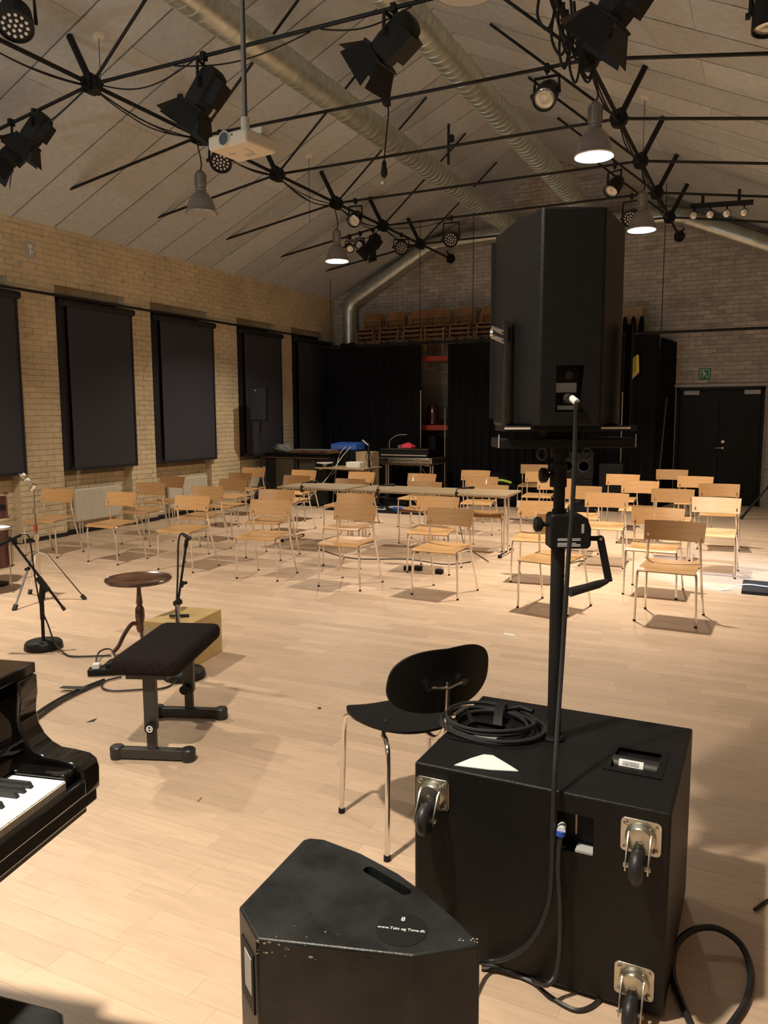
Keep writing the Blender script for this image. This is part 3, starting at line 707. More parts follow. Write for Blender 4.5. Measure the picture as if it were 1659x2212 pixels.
q = MB(); q.cyl((.0, .03, .085), (.0, .03, .13), .05, n=20); q.box(-.07, .07, -.04, .10, .085, .10); q.cyl((0, .03, .12), (0, .03, .22), .028, n=16); q.obj('mount', 'proj', t)
zt_ = roofz(c.x+.0)
MB().cyl((0, .03, .2), (0, .03, zt_-z-.0), .0165, n=16).obj('pole', 'sheath', t)
MB().cyl((0.022, .02, .2), (.022, .02, zt_-z), .004, n=6).obj('pole_cable', 'steel', t)
MB().box(.02, .12, .05, .12, .11, .155).obj('junction_box', 'proj', t, bevel=.006)

# ================================================================== CHAIRS
def make_chair():
    t = thing('beech_chair', '', 'chair')
    def seat(u, v):
        x = -.215+.43*u; y = -.035+.42*v
        w_ = 1-.06*v
        z = .428+.016*(2*u-1)**2*v-.010*sin(pi*v)*(1-(2*u-1)**2)+(-.016*max(0, 1-v*7)**2)+.014*max(0, v-.75)*4*(1-abs(2*u-1))
        return (x*w_, y, z), (0, 0, 1)
    MB().sheet(seat, 10, 12, .009).obj('seat', 'ply', t, ang=50)
    def back(u, v):
        x = -.235+.47*u; y = .285+.040*(1-(2*u-1)**2)+.045*v; return (x*(1-.03*(1-v)), y, .612+.155*v), (0, 1, -.25)
    MB().sheet(back, 14, 2, .009).obj('backrest', 'ply', t, ang=50)
    for s in (-1, 1):
        MB().tube(bez([(s*.228, .0, .0), (s*.222, .0, .22), (s*.216, .0, .385), (s*.205, .02, .412), (s*.195, .08, .413), (s*.195, .25, .408), (s*.205, .335, .40)], 4), .0095, 8).obj('leg', 'chrome', t)
    for s in (-1, 1):
        MB().tube([(s*.228, .445, .0), (s*.207, .34, .38), (s*.198, .305, .60), (s*.198, .315, .67)], .0095, 8).obj('leg', 'chrome', t)
        MB().cyl((s*.228, .445, 0), (s*.2275, .443, .015), .0115, n=8).obj('foot_cap', 'black', t); MB().cyl((s*.228, 0, 0), (s*.228, 0, .015), .0115, n=8).obj('foot_cap', 'black', t)
        MB().cyl((s*.198, .29, .655), (s*.198, .315, .655), .010, n=10).obj('screw', 'chrome', t)
    MB().cyl((-.195, .07, .405), (.195, .07, .405), .008, n=8).obj('cross_bar', 'chrome', t)
    return t
# back edge measured for every chair: x, y of its middle, turn in degrees
CH_ = {'front': [(-7.60, 6.74, 7), (-6.58, 6.74, -2), (-5.56, 6.73, 1), (-4.55, 6.72, 6), (-3.56, 6.71, -2), (-2.60, 6.76, -4), (-1.54, 6.64, -13), (-.64, 6.66, -3)],
       'second': [(-7.16, 7.84, 2), (-6.13, 7.70, 2), (-5.13, 7.70, 3), (-4.06, 7.65, -1), (-3.11, 7.71, 4), (-2.0, 7.70, 5), (-.88, 7.58, -2)],
       'third': [(-7.63, 8.80, -2), (-6.53, 8.75, -3), (-1.56, 8.79, 3), (-.45, 8.75, -2)],
       'fourth': [(-7.15, 9.77, -6), (-6.08, 9.66, -4), (-5.09, 9.44, -3), (-3.97, 9.38, 3), (-3.05, 9.25, 6), (-1.99, 9.53, 7), (-.96, 9.57, 1)],
       'fifth': [(-7.70, 10.88, 0), (-6.59, 10.68, -3), (-5.55, 10.66, -4), (-4.56, 10.68, -5), (-3.57, 10.47, 5), (-2.57, 10.57, 6), (-1.46, 10.56, 2), (-.52, 10.49, 6)],
       'sixth': [(-4.07, 11.65, 1), (-3.06, 11.70, 4), (-1.85, 11.65, -1), (-.88, 11.64, -3)],
       'rearmost': [(-3.62, 13.40, 5), (-1.32, 12.93, 1)]}
extra = {('third', 0): 'before the third window', ('third', 2): 'right of the folding tables', ('fifth', 7): 'nearest the doors', ('front', 6): 'half hidden by the loudspeaker pole', ('second', 5): 'with a small white tag on its back'}
proto = make_chair(); used = False
for row, lst in CH_.items():
    for i, (x, y, a) in enumerate(lst):
        c = copy_tree(proto) if used else proto; used = True
        r = radians(a); c.location = (x+.345*sin(r), y-.345*cos(r), 0); c.rotation_euler = (0, 0, r); c['group'] = 'beech chairs set out in rows'
        pos = ordn[i]+' from the left' if i < len(lst)-1 else 'rightmost'
        c['label'] = 'beech chair, %s row, %s%s' % (row, pos, (', '+extra[(row, i)]) if (row, i) in extra else '')
        if row == 'second' and i == 5: MB().box(-.24, -.222, .30, .318, .70, .765).obj('tag', 'paper', c, smooth=False)

# folding tables
def make_table(w, d):
    t = thing('folding_table', '', 'table')
    MB().box(-w/2, w/2, 0, d, .695, .72).obj('tabletop', 'table', t, bevel=.004)
    for s in (-1, 1):
        x = s*(w/2-.06); l = MB()
        l.cyl((x-.022, d*.38, .03), (x-.022, d*.38, .695), .0125, n=10); l.cyl((x+.022, d*.38, .03), (x+.022, d*.38, .695), .0125, n=10)
        l.obj('leg', 'chrome', t)
        MB().box(x-.018, x+.018, d*.38-.27, d*.38+.27, .008, .034).obj('foot_bar', 'chrome', t, bevel=.006)
        for yy in (-.27, .25): MB().box(x-.02, x+.02, d*.38+yy-.01, d*.38+yy+.03, 0, .036).obj('foot_cap', 'black', t, bevel=.004)
        MB().tube([(x-s*.02, d*.38, .42), (x-s*.24, d*.38, .69)], .006, 6).obj('brace', 'chrome', t)
        MB().box(x-.035, x+.035, d*.12, d*.75, .675, .697).obj('hinge_plate', 'zinc', t, smooth=False)
    MB().box(-w/2+.1, w/2-.1, d*.34, d*.42, .665, .695).obj('rail', 'table', t, smooth=False)
    return t
tb = make_table(.98, .68); lab = ['left', 'middle', 'right']
for k, (x, y, a) in enumerate(((-5.18, 8.50, .01), (-4.12, 8.50, -.02), (-3.12, 8.53, .03))):
    c = tb if k == 0 else copy_tree(tb); c.location = (x, y, 0); c.rotation_euler = (0, 0, a); c['group'] = 'folding tables among the chairs'
    c['label'] = 'light brown folding table with chrome legs, %s of the three among chairs' % lab[k]
    m_ = thing('table_microphone', 'small black microphone on a clamp at the edge of the %s folding table' % lab[k], 'microphone', (x+(-.12, -.1, -.1)[k], y+.012, .72), a, 'clamped table microphones')
    cl = MB(); cl.box(-.012, .012, -.02, .03, -.06, -.045); cl.box(-.012, .012, -.02, -.008, -.06, .02); cl.box(-.012, .012, -.02, .04, .0, .012); cl.obj('clamp', 'steel', m_, smooth=False)
    MB().tube(bez([(0, -.01, .01), (0, -.01, .03), (.01, .0, .055), (.05, .03, .06)], 4), .006, 6).obj('gooseneck', 'steel', m_)
    MB().lathe([(.006, 0), (.010, .01), (.012, .10), (.016, .11), (.016, .15), (.008, .16)], 10, aimmx((.04, .03, .06), (.9, .3, 0.05))).obj('microphone_head', 'black', m_)
    if k == 2: cable([(x-.11, y, .66), (x-.10, y+.1, .4), (x-.05, y+.15, .1), (x+.05, y+.2, .012), (x+.4, y-.3, .012)], .005, 'thin microphone cable falling from the %s folding table' % lab[k])
cable([(-4.9, 8.2, .008), (-4.2, 7.8, .008), (-3.6, 8.0, .008), (-3.1, 7.9, .008), (-2.9, 8.15, .008)], .006, 'black cable lying on the floor in front of the folding tables')
for k, (x, y) in enumerate(((-3.35, 7.45), (-3.25, 7.5), (-2.98, 7.42))): tag(MB().box(x-.04, x+.04, y-.03, y+.03, 0, .05).obj('plug_adapter', 'black', bevel=.01), 'small black adapter on the floor under the middle chairs, %s of three' % ('left', 'centre', 'right')[k], 'adapter', 'floor adapters')

# ================================================================== BACK OF THE HALL
t = thing('speaker_on_stand', 'dark loudspeaker before the fourth window', 'loudspeaker', (-8.02, 11.55, 1.53), .35)
MB().prism([(-.15, -.15), (.15, -.15), (.11, .14), (-.11, .14)], 0, .60).obj('cabinet', 'cab', t, bevel=.012)
MB().box(-.13, .13, -.158, -.15, .03, .57).obj('grille', 'blinddark', t, smooth=False)
MB().box(-.05, -.02, -.162, -.158, .52, .535).obj('badge', 'ivorytag', t, smooth=False)
def tripod(loc, h, label, r=.36, hz=.55, name='speaker_stand'):
    t = thing(name, label, 'stand', loc); MB().cyl((0, 0, .12), (0, 0, h), .016, n=10).obj('pole', 'steel', t)
    MB().cyl((0, 0, hz-.05), (0, 0, hz+.03), .028, n=10).obj('collar', 'steel', t)
    for k in range(3):
        a = k*2*pi/3+.5; MB().tube([(.02*cos(a), .02*sin(a), hz), (r*cos(a), r*sin(a), .01)], .011, 8).obj('leg', 'steel', t)
        MB().tube([(.015*cos(a), .015*sin(a), .14), (r*.5*cos(a), r*.5*sin(a), hz*.5)], .007, 6).obj('brace', 'steel', t)
    return t
tripod((-8.02, 11.55, 0), 1.53, 'black tripod stand under the loudspeaker before the fourth window')
# low cabinet with odds and ends
gp = thing('covered_cabinet', 'long dark cabinet under a black cover at the left below the curtain', 'cabinet', (-7.65, 12.35, 0), -.03)
MB().box(-.70, .64, -.22, .24, .04, .93).obj('case', 'black', gp, bevel=.02); MB().box(-.72, .66, -.25, .27, .93, .95).obj('cover', 'curtain', gp, bevel=.008)
for x_ in (-.25, .2): MB().box(x_-.2, x_+.2, -.232, -.22, .12, .85).obj('door', 'gloss', gp, bevel=.004)
MB().box(-.70, .64, -.24, .26, .86, .875).obj('edge_strip', 'mahog', gp, smooth=False)
def lump(c, s, m, name, label, cat, seed):
    rnd = random.Random(seed); bm = bmesh.new(); bmesh.ops.create_icosphere(bm, subdivisions=3, radius=1)
    ph = [rnd.random()*6 for _ in range(6)]
    for v in bm.verts:
        n = 1+.18*sin(v.co.x*4+ph[0])*cos(v.co.y*5+ph[1])+.12*sin(v.co.y*9+v.co.z*6+ph[2])
        v.co = V((v.co.x*s[0]*n, v.co.y*s[1]*n, max(-.35, v.co.z)*s[2]*n))
    zmin = min(v.co.z for v in bm.verts)
    for v in bm.verts: v.co.z -= zmin
    me = bpy.data.meshes.new(name); bm.to_mesh(me); bm.free(); me.materials.append(M[m]); me.shade_smooth()
    o = bpy.data.objects.new(name, me); COL.objects.link(o); o.location = c; return tag(o, label, cat)
lump((-8.12, 12.38, .95), (.18, .14, .11), 'grey', 'crumpled_cloth', 'crumpled grey cloth on the covered cabinet', 'cloth', 3)
t = thing('xylophone', 'low wooden bar instrument lying on the covered cabinet', 'instrument', (-7.42, 12.36, .95), -.03)
MB().prism([(-.42, -.13), (.45, -.13), (.48, .13), (-.42, .15)], 0, .05).obj('frame', 'mahog', t, bevel=.005)
for k in range(14): MB().box(-.40+k*.06, -.355+k*.06, -.11, .13, .052, .066).obj('bar', 'grey', t, smooth=False)
t = thing('mixing_desk', 'blue mixing desk with cables plugged in, left of the flight case', 'mixer', (-7.03, 12.75, 1.00), -.03)
MB().prism([(-.27, 0), (.27, 0), (.27, .02), (-.27, .02)], 0, .10).obj('front_panel', 'blue', t, bevel=.004)
MB().add([(-.27, .02, 0), (.27, .02, 0), (.27, .32, 0), (-.27, .32, 0), (-.27, .02, .10), (.27, .02, .10), (.27, .32, .13), (-.27, .32, .13)], [(0, 3, 2, 1), (4, 5, 6, 7), (0, 1, 5, 4), (1, 2, 6, 5), (2, 3, 7, 6), (3, 0, 4, 7)]).obj('case', 'blue', t, smooth=False)
kb = MB()
for a in range(14):
    for b in range(2): kb.cyl((-.24+a*.037, -.001, .03+b*.035), (-.24+a*.037, -.01, .03+b*.035), .008, n=6)
kb.obj('knobs', 'ivorytag', t)['kind'] = 'stuff'
tag(MB().box(-7.33, -6.74, 12.72, 13.15, 0, 1.0).obj('amplifier_case', 'black', bevel=.015), 'black case carrying the blue mixing desk', 'case')
tag(MB().box(-6.72, -6.40, 12.65, 12.95, .0, .97).obj('cardboard_box', 'card', bevel=.004), 'tall cardboard box beside the black case', 'box')
for k, (pts, lab_) in enumerate((([(-6.96, 12.70, 1.05), (-6.98, 12.5, .9), (-6.96, 12.3, .5), (-6.96, 12.2, .02)], 'left'), ([(-6.85, 12.70, 1.05), (-6.88, 12.45, .9), (-6.98, 12.0, .5), (-7.3, 11.6, .02)], 'right'))):
    cable(pts, .008, 'pale cable hanging down from the blue mixing desk, %s one' % lab_, 'ivorytag')
t2 = copy_tree(tb); t2.location = (-6.68, 11.95, 0.03); t2.rotation_euler = (0, 0, -.02); t2['group'] = 'side tables at the back'; t2['label'] = 'side table with light brown top below the blue mixing desk'; t2.location.z = 0
tag(MB().box(-6.60, -6.33, 12.05, 12.25, .72, .82).obj('white_box', 'white', bevel=.01), 'small white box on the back side table', 'box')
tag(MB().lathe([(.02, 0), (.05, .05), (.15, .07), (.15, .08), (.0, .085)], 20, Matrix.Translation((-7.05, 12.1, .72))).obj('round_tray', 'white'), 'pale round dish at the left end of the back side table', 'dish')
ms = tripod((-6.25, 12.25, 0), 1.15, 'black microphone stand with many cables behind the side table', .25, .3, 'microphone_stand')
MB().tube([(0, 0, 1.1), (-.1, -.05, 1.2)], .012, 6).obj('microphone', 'ivorytag', ms)
for k in range(3): MB().tube(bez([(.02*k-.02, 0, 1.1), (.06-.05*k, -.03, .9), (.02, 0, .8), (-.03+.03*k, 0, .6)]), .008, 5).obj('cable', 'steel', ms)
t3 = copy_tree(tb); t3.location = (-6.05, 13.25, 0); t3.rotation_euler = (0, 0, -.04); t3.scale = (1.08, .95, 1.03); t3['group'] = 'side tables at the back'; t3['label'] = 'table carrying the flight case and electric piano'
t = thing('flight_case', 'open aluminium edged flight case base on the back table', 'flight case', (-6.04, 13.22, .742), -.04)
MB().box(-.58, .58, 0, .62, 0, .10).obj('tray', 'zinc', t, bevel=.008)
for x_ in (-.56, .56):
    MB().box(x_-.03, x_+.03, -.01, .03, .0, .11).obj('corner', 'chrome', t, bevel=.008)
for x_ in (-.35, .3): MB().box(x_-.06, x_+.06, -.012, 0, .03, .09).obj('latch', 'chrome', t, smooth=False)
MB().box(-.57, .57, -.003, 0, .045, .055).obj('seam', 'black', t, smooth=False)
t = thing('electric_piano', 'black electric piano in the flight case, seen from behind', 'keyboard', (-6.06, 13.28, .842), -.04)
MB().prism([(0, 0), (.42, 0), (.42, .10), (.15, .17), (0.02, .17)], -.50, .50, Matrix(((0, 0, 1, 0), (1, 0, 0, 0), (0, 1, 0, 0), (0, 0, 0, 1)))).obj('case', 'black', t, bevel=.006)
MB().box(-.49, .49, -.004, 0, .155, .162).obj('edge_strip', 'chrome', t, smooth=False); MB().box(-.47, .47, -.006, 0, .04, .055).obj('grille_strip', 'keyside', t, smooth=False)
lump((-6.02, 13.38, 1.01), (.14, .08, .07), 'cloth', 'folded_cloth', 'bright red cloth on the electric piano', 'cloth', 5)
tag(MB().cyl((-6.17, 13.38, 1.012), (-6.17, 13.38, 1.07), .045, n=14).obj('grey_tin', 'grey'), 'grey tin beside the red cloth', 'tin')
cable([(-6.40, 13.40, 1.01), (-6.38, 13.38, 1.15), (-6.22, 13.34, 1.25), (-6.0, 13.3, 1.27)], .006, 'thin gooseneck lamp rising from the electric piano', 'ivorytag')['category'] = 'lamp'
t = thing('laptop_stand', 'small silver shelf arm standing left of the flight case table', 'stand', (-6.4, 12.6, 0))
MB().box(-.2, .05, -.08, .08, .60, .612).obj('shelf', 'zinc', t, smooth=False); MB().cyl((.03, 0, .02), (.03, 0, .60), .012, n=8).obj('pole', 'chrome', t); MB().cyl((.03, 0, 0), (.03, 0, .02), .12, n=20).obj('base', 'black', t)
# heaps of cable and power blocks on the floor at the back
rnd = random.Random(11)
for k in range(9):
    cx, cy = -6.4+rnd.random()*1.5, 12.2+rnd.random()*1.3; pts = []
    for j in range(9): pts.append((cx+.32*sin(j*1.1+k)+rnd.random()*.1, cy+.16*cos(j*1.4+k), .012+.012*(k % 3)))
    cable(pts, .008, '%s loop of %s cable in the floor tangle below the flight case table' % (ordn[k], 'white' if k in (2, 6) else 'black'), 'paper' if k in (2, 6) else 'rubber', 4, 'floor cable tangle')
for k, (x, y, m_) in enumerate(((-6.75, 12.4, 'paper'), (-6.2, 12.0, 'bluetag'), (-5.6, 12.1, 'bluetag'), (-5.9, 12.9, 'black'))):
    tag(MB().box(x-.09, x+.09, y-.05, y+.05, 0, .06).obj('power_block', m_, bevel=.01), ('white', 'first blue', 'second blue', 'black')[k]+' power block in the floor tangle', 'power block', 'power blocks on the floor')
tag(MB().prism([(-6.9, 11.75), (-5.0, 11.75), (-4.7, 14.0), (-7.1, 14.0)], 0, .006).obj('floor_mat', 'black', smooth=False), 'black mat on the floor under the back tables', 'mat')
# cabinets behind the loudspeaker pole
def pa(x, y, z0, w, d, h, label, cones, rz=0):
    t = thing('bass_cabinet', label, 'loudspeaker', (x, y, z0), rz)
    MB().box(-w/2, w/2, 0, d, 0, h).obj('cabinet', 'cab', t, bevel=.012)
    for (cx, cz, r) in cones:
        mx = Matrix.Translation((cx, -.004, cz))@Matrix.Rotation(pi/2, 4, 'X')
        MB().lathe([(r, -.004), (r*1.0, .006), (r*.86, .006), (r*.80, -.0), (r*.3, -.03), (r*.28, -.015), (0.001, -.005)], 24, mx).obj('cone', 'rubber', t)
    return t
pa(-2.95, 13.45, .03, .62, .5, .50, 'black loudspeaker cabinet low behind the chairs', [(0, .25, .17)])
pa(-2.93, 13.47, .53, .60, .46, .45, 'black loudspeaker cabinet stacked on the low one', [(-.14, .22, .11), (.14, .22, .11)])
tag(MB().box(-2.55, -2.15, 13.5, 13.9, 0, .8).obj('equipment_case', 'black', bevel=.02), 'black equipment case right of the stacked cabinets', 'case')
lump((-4.35, 13.6, 0), (.45, .22, .36), 'curtain', 'black_bag', 'black bag with a lime hose over it, behind the right folding table', 'bag', 8)
cable([(-4.45, 13.35, .46), (-4.2, 13.35, .48), (-4.02, 13.37, .44)], .02, 'lime green hose lying over the black bag', 'lime')
lump((-2.7, 12.6, 0), (.3, .16, .14), 'curtain', 'black_bag', 'low black bag on the floor in front of the stacked cabinets', 'bag', 9)
# tripod leg at the right edge
f_ = PZ(1600, 1122); lsx, lsy = f_.x+.50, f_.y+.05
t = thing('light_stand', 'black tripod stand whose leg comes in at the right edge', 'stand', (lsx, lsy, 0))
MB().cyl((0, 0, .3), (0, 0, 2.2), .02, n=10).obj('pole', 'steel', t)
q_ = V((f_.x-lsx, f_.y-lsy, .015))
for a in (0, 2.1, 4.2):
    rr = Matrix.Rotation(a, 3, 'Z')@q_; MB().tube([(rr.x, rr.y, .012), (rr.x*.9, rr.y*.9, .08), (0.02, 0, .75)], [.026, .018, .014], 8).obj('leg', 'steel', t)
# black mat-like case at right and a white strip painted in as a light streak
p = PZ(1601, 1283); p2 = PZ(1603, 1247)
tag(MB().box(p.x, p.x+1.0, p.y, p.y+.52, 0, .035).obj('floor_monitor_tray', 'blinddark', bevel=.006), 'flat dark case lying on the floor at the right edge', 'case')
cable([PZ(1515, 1262, .006), PZ(1560, 1275, .006), (p.x+.02, p.y+.22, .045), (p.x+.3, p.y+.2, .045), (p.x+.9, p.y+.3, .045)], .006, 'thin white cable crossing the flat dark case', 'paper')

# ================================================================== FRONT LEFT
# cymbal stand
B = V((-5.76, 4.84, 0)); t = thing('cymbal_stand', 'chrome cymbal stand without a cymbal, beside the left wall chairs', 'stand', B)
MB().cyl((0, 0, .22), (-.005, 0, .56), .016, n=12).obj('lower_tube', 'chrome', t)
MB().cyl((-.005, .0, .56), (-.03, .02, .80), .011, n=12).obj('middle_tube', 'chrome', t); MB().cyl((-.03, .02, .80), (-.08, .06, 1.0), .007, n=10).obj('upper_rod', 'chrome', t)
MB().cyl((-.01, 0, .55), (-.01, 0, .60), .026, n=14).obj('collar', 'chrome', t); MB().cyl((-.03, .02, .78), (-.03, .02, .83), .02, n=12).obj('collar', 'chrome', t)
MB().cyl((-.012, 0, .62), (-.016, .005, .68), .0175, n=12).obj('tape_band', 'red', t)
MB().tube([(-.08, .06, 1.0), (-.22, .04, 1.12)], .006, 8).obj('tilter_arm', 'chrome', t); MB().cyl((-.10, .055, .98), (-.07, .065, 1.03), .024, n=12).obj('tilter', 'chrome', t)
for k in (.45, .8): MB().cyl((-.08-.14*k-.01, .05, 1.0+.12*k), (-.08-.14*k+.02, .05, 1.0+.12*k+.02), .016, n=10).obj('felt', 'ivorytag', t)
for (px, py) in ((32, 1318), (182, 1295), (65, 1283)):
    f_ = PZ(px, py)-B; m_ = f_*.45
    MB().tube([(0, 0, .44), (f_.x*.2, f_.y*.2, .42), (f_.x, f_.y, .015)], .009, 8).obj('leg', 'chrome', t)
    MB().tube([(0, 0, .24), (f_.x*.55, f_.y*.55, .235)], .006, 6).obj('brace', 'chrome', t)
    MB().tube([(f_.x*.94, f_.y*.94, .04), (f_.x*1.03, f_.y*1.03, .0)], .020, 8).obj('rubber_foot', 'rubber', t)
# drums at the left edge
D = PZ(-12, 1278); t = thing('floor_tom', 'dark red floor tom with chrome hoops cut by the left edge', 'drum', D)
MB().lathe([(.17, .24), (.17, .60)], 28).obj('shell', 'maroon', t)
for z_ in (.235, .60): MB().tube([(.178*cos(a*pi/14), .178*sin(a*pi/14), z_) for a in range(28)], .010, 6, closed=True).obj('hoop', 'chrome', t)
MB().cyl((0, 0, .60), (0, 0, .603), .17, n=28).obj('drum_head', 'paper', t)
for k in range(8):
    a = k*pi/4+.3; MB().cyl((.184*cos(a), .184*sin(a), .26), (.184*cos(a), .184*sin(a), .58), .006, n=6).obj('tension_rod', 'chrome', t)
for k in range(3):
    a = k*2*pi/3+.2; MB().tube([(.19*cos(a), .19*sin(a), .45), (.19*cos(a), .19*sin(a), .1), (.22*cos(a), .22*sin(a), .015)], .006, 6).obj('leg', 'chrome', t)
D2 = D+V((-.24, .20, 0)); t = thing('tom_drum', 'dark red tom drum above the floor tom at the left edge', 'drum', D2)
MB().lathe([(.15, .66), (.15, .88)], 28).obj('shell', 'maroon', t); MB().cyl((0, 0, .02), (0, 0, .66), .014, n=8).obj('stand_pole', 'chrome', t)
for z_ in (.655, .885): MB().tube([(.157*cos(a*pi/14), .157*sin(a*pi/14), z_) for a in range(28)], .010, 6, closed=True).obj('hoop', 'chrome', t)
MB().box(.14, .19, -.02, .02, .74, .80).obj('bracket', 'black', t, bevel=.005); MB().cyl((0, 0, 0), (0, 0, .02), .12, n=16).obj('base', 'black', t)
# microphone stands with round bases
def round_base(t): MB().lathe([(.125, 0), (.13, .006), (.125, .04), (.115, .052), (.03, .056), (.0, .056)], 36).obj('base', 'steel', t, ang=50)
B = V((-4.535, 3.815, 0)); t = thing('microphone_stand', 'black microphone stand with tilted boom and round base, left of the round table', 'stand', B)
round_base(t); MB().cyl((0, 0, .05), (-.02, .02, .22), .012, n=10).obj('pole', 'steel', t); MB().cyl((-.02, .02, .20), (-.03, .03, .36), .016, n=10).obj('sleeve', 'steel', t)
b0 = PS(140, 1318, (B-CO).dot(fw))-B; b1 = PS(20, 1160, (B-CO).dot(fw))-B; c0 = PS(93, 1262, (B-CO).dot(fw))-B
MB().cyl((-.03, .03, .34), c0, .022, n=10).obj('joint', 'steel', t); MB().tube([b0, b1], .009, 8).obj('boom', 'steel', t)
dd = (b1-b0).normalized(); MB().tube([c0-dd*.06, c0+dd*.06], .022, 10).obj('clutch', 'steel', t); MB().tube([b0, b0+dd*.03], .013, 8).obj('counter_grip', 'rubber', t)
k0 = PS(63, 1228, (B-CO).dot(fw))-B; MB().cyl(k0, k0+V((-.035, 0, -.01)), .012, n=8).obj('knob', 'steel', t)
m0 = PS(-8, 1181, (B-CO).dot(fw))-B; m1 = PS(45, 1156, (B-CO).dot(fw))-B
mc = thing('microphone', 'black microphone on the tilted boom at the left edge', 'microphone', B); MB().tube([m0, m0*.75+m1*.25, m1], [.022, .014, .010], 10).obj('body', 'black', mc)
s_ = (B-CO).dot(fw); W_ = lambda x, y, k=0: PS(x, y, s_+k)
cable([W_(46, 1153), W_(60, 1156), W_(66, 1175), W_(72, 1220), W_(78, 1262), W_(88, 1310), W_(104, 1350), PZ(118, 1388, .06), PZ(140, 1412, .01), PZ(160, 1418, .01), PZ(210, 1417, .01), PZ(240, 1416, .01)], .006, 'black cable looping from the boom microphone down to the floor')
cable([PZ(250, 1418, .01), PZ(237, 1402, .03), PZ(215, 1408, .04), PZ(208, 1430, .03), PZ(222, 1438, .01), PZ(243, 1424, .01), PZ(262, 1436, .01)], .006, 'small upright loop of black cable beside the floor power strip')
B = V((-3.215, 3.745, 0)); t = thing('microphone_stand', 'black microphone stand with round base behind the piano bench', 'stand', B); s_ = (B-CO).dot(fw)
round_base(t); j = W_(384, 1345)-B; MB().cyl((0, 0, .05), j, .012, n=10).obj('pole', 'steel', t)
j1 = W_(384, 1305)-B; MB().cyl(j-V((0, 0, .04)), j1, .017, n=10).obj('sleeve', 'zinc', t); MB().cyl(j1-V((.02, 0, 0)), j1+V((.02, 0, .02)), .02, n=10).obj('joint', 'steel', t)
j2 = W_(401, 1185)-B; MB().tube([j1, j2], .0075, 8).obj('boom', 'steel', t); k0 = W_(393, 1262)-B; MB().cyl(k0-V((.006, 0, 0)), k0+V((.03, .01, .012)), .010, n=8).obj('knob', 'steel', t)
MB().tube([k0-(j2-j1).normalized()*.02, k0+(j2-j1).normalized()*.02], .011, 8).obj('clutch', 'steel', t)
MB().tube([W_(366, 1330)-B, W_(408, 1330)-B], [.006, .012], 8).obj('wing_screw', 'steel', t)
MB().lathe([(.006, -.03), (.013, -.01), (.013, .03), (.006, .04)], 10, aimmx((j2+(W_(403, 1168)-B))/2, (j2-j1))).obj('holder', 'steel', t)
mc = thing('microphone', 'grey pencil microphone on the stand behind the piano bench', 'microphone', B); MB().tube([W_(393, 1152)-B, W_(400, 1157)-B, W_(413, 1165)-B], [.008, .012, .012], 12).obj('body', 'bench', mc)
cable([W_(393, 1152), W_(388, 1158), W_(385, 1180), W_(384, 1240), W_(382, 1290), W_(381, 1330, -.02), W_(392, 1400, -.03), PZ(396, 1450, .06), PZ(372, 1478, .01), PZ(345, 1448+40, .01), PZ(310, 1489, .01), PZ(250, 1492, .01), PZ(222, 1486, .01), PZ(225, 1472, .01), PZ(262, 1462, .01)], .006, 'black cable from the pencil microphone curling to the floor power strip')
# birch box
C4 = [PZ(304, 1343, .30), PZ(398, 1310, .30), PZ(479, 1316, .30), PZ(420, 1350, .30)]
a0 = V((-3.27, 3.86)); b0 = V((-3.335, 4.28)); ux = (b0-a0).normalized(); wx = V((-ux.y, ux.x))
poly = [a0, b0, b0+wx*.30, a0+wx*.33]; cen = sum(poly, V((0, 0)))/4
t = thing('box_drum', 'pale birch wooden box lying on the floor behind the piano bench', 'box', (cen.x, cen.y, 0))
mxh = lambda u, v, d: V((u, v, .30-d))
pl = [(q.x-cen.x, q.y-cen.y) for q in poly]
hc = PZ(384, 1333, .30); hx, hy = hc.x-cen.x, hc.y-cen.y
hole = [(hx+.055*cos(a*pi/12), hy+.055*sin(a*pi/12)) for a in range(24)]
bx = MB(); bx.plate(pl, [(hole, .1)], mxh); n = 4
bx.add([(*q, .30) for q in pl]+[(*q, 0) for q in pl], [(i, i+4, (i+1) % 4+4, (i+1) % 4) for i in range(4)]+[(4, 5, 6, 7)])
bx.obj('box_body', 'box', t, smooth=False, fix=True)
MB().lathe([(0.001, 0), (.053, 0)], 24, Matrix.Translation((hx, hy, .203)), caps=False).obj('sound_hole', 'black', t, smooth=False)
lq = V((a0.x, a0.y))+wx*.30-V((cen.x, cen.y)); MB().box(-.012, .012, -.0015, .0005, .215, .262, mx=Matrix(((wx.x, ux.x, 0, lq.x), (wx.y, ux.y, 0, lq.y), (0, 0, 1, 0), (0, 0, 0, 1)))).obj('paper_label', 'ivorytag', t, smooth=False)
# round table
t = thing('round_table', 'small round mahogany tripod table with a raised rim', 'table', (-3.90, 4.10, 0))
MB().lathe([(.0, .478), (.20, .478), (.222, .485), (.228, .50), (.222, .508), (.212, .500), (.20, .495), (.0, .495)], 40).obj('tabletop', 'mahog', t, ang=50)
MB().lathe([(.018, .478), (.014, .44), (.016, .40), (.024, .33), (.018, .31), (.03, .29), (.034, .24), (.026, .17), (.03, .15), (.02, .12)], 20).obj('column', 'mahog', t, ang=40)
for k in range(3):
    a = k*2*pi/3-1.9; pts = [(r_*cos(a), r_*sin(a), z_) for r_, z_ in ((.01, .17), (.06, .19), (.12, .13), (.17, .05), (.21, .02))]
    MB().tube(bez(pts, 4), .015, 8).obj('leg', 'mahog', t)
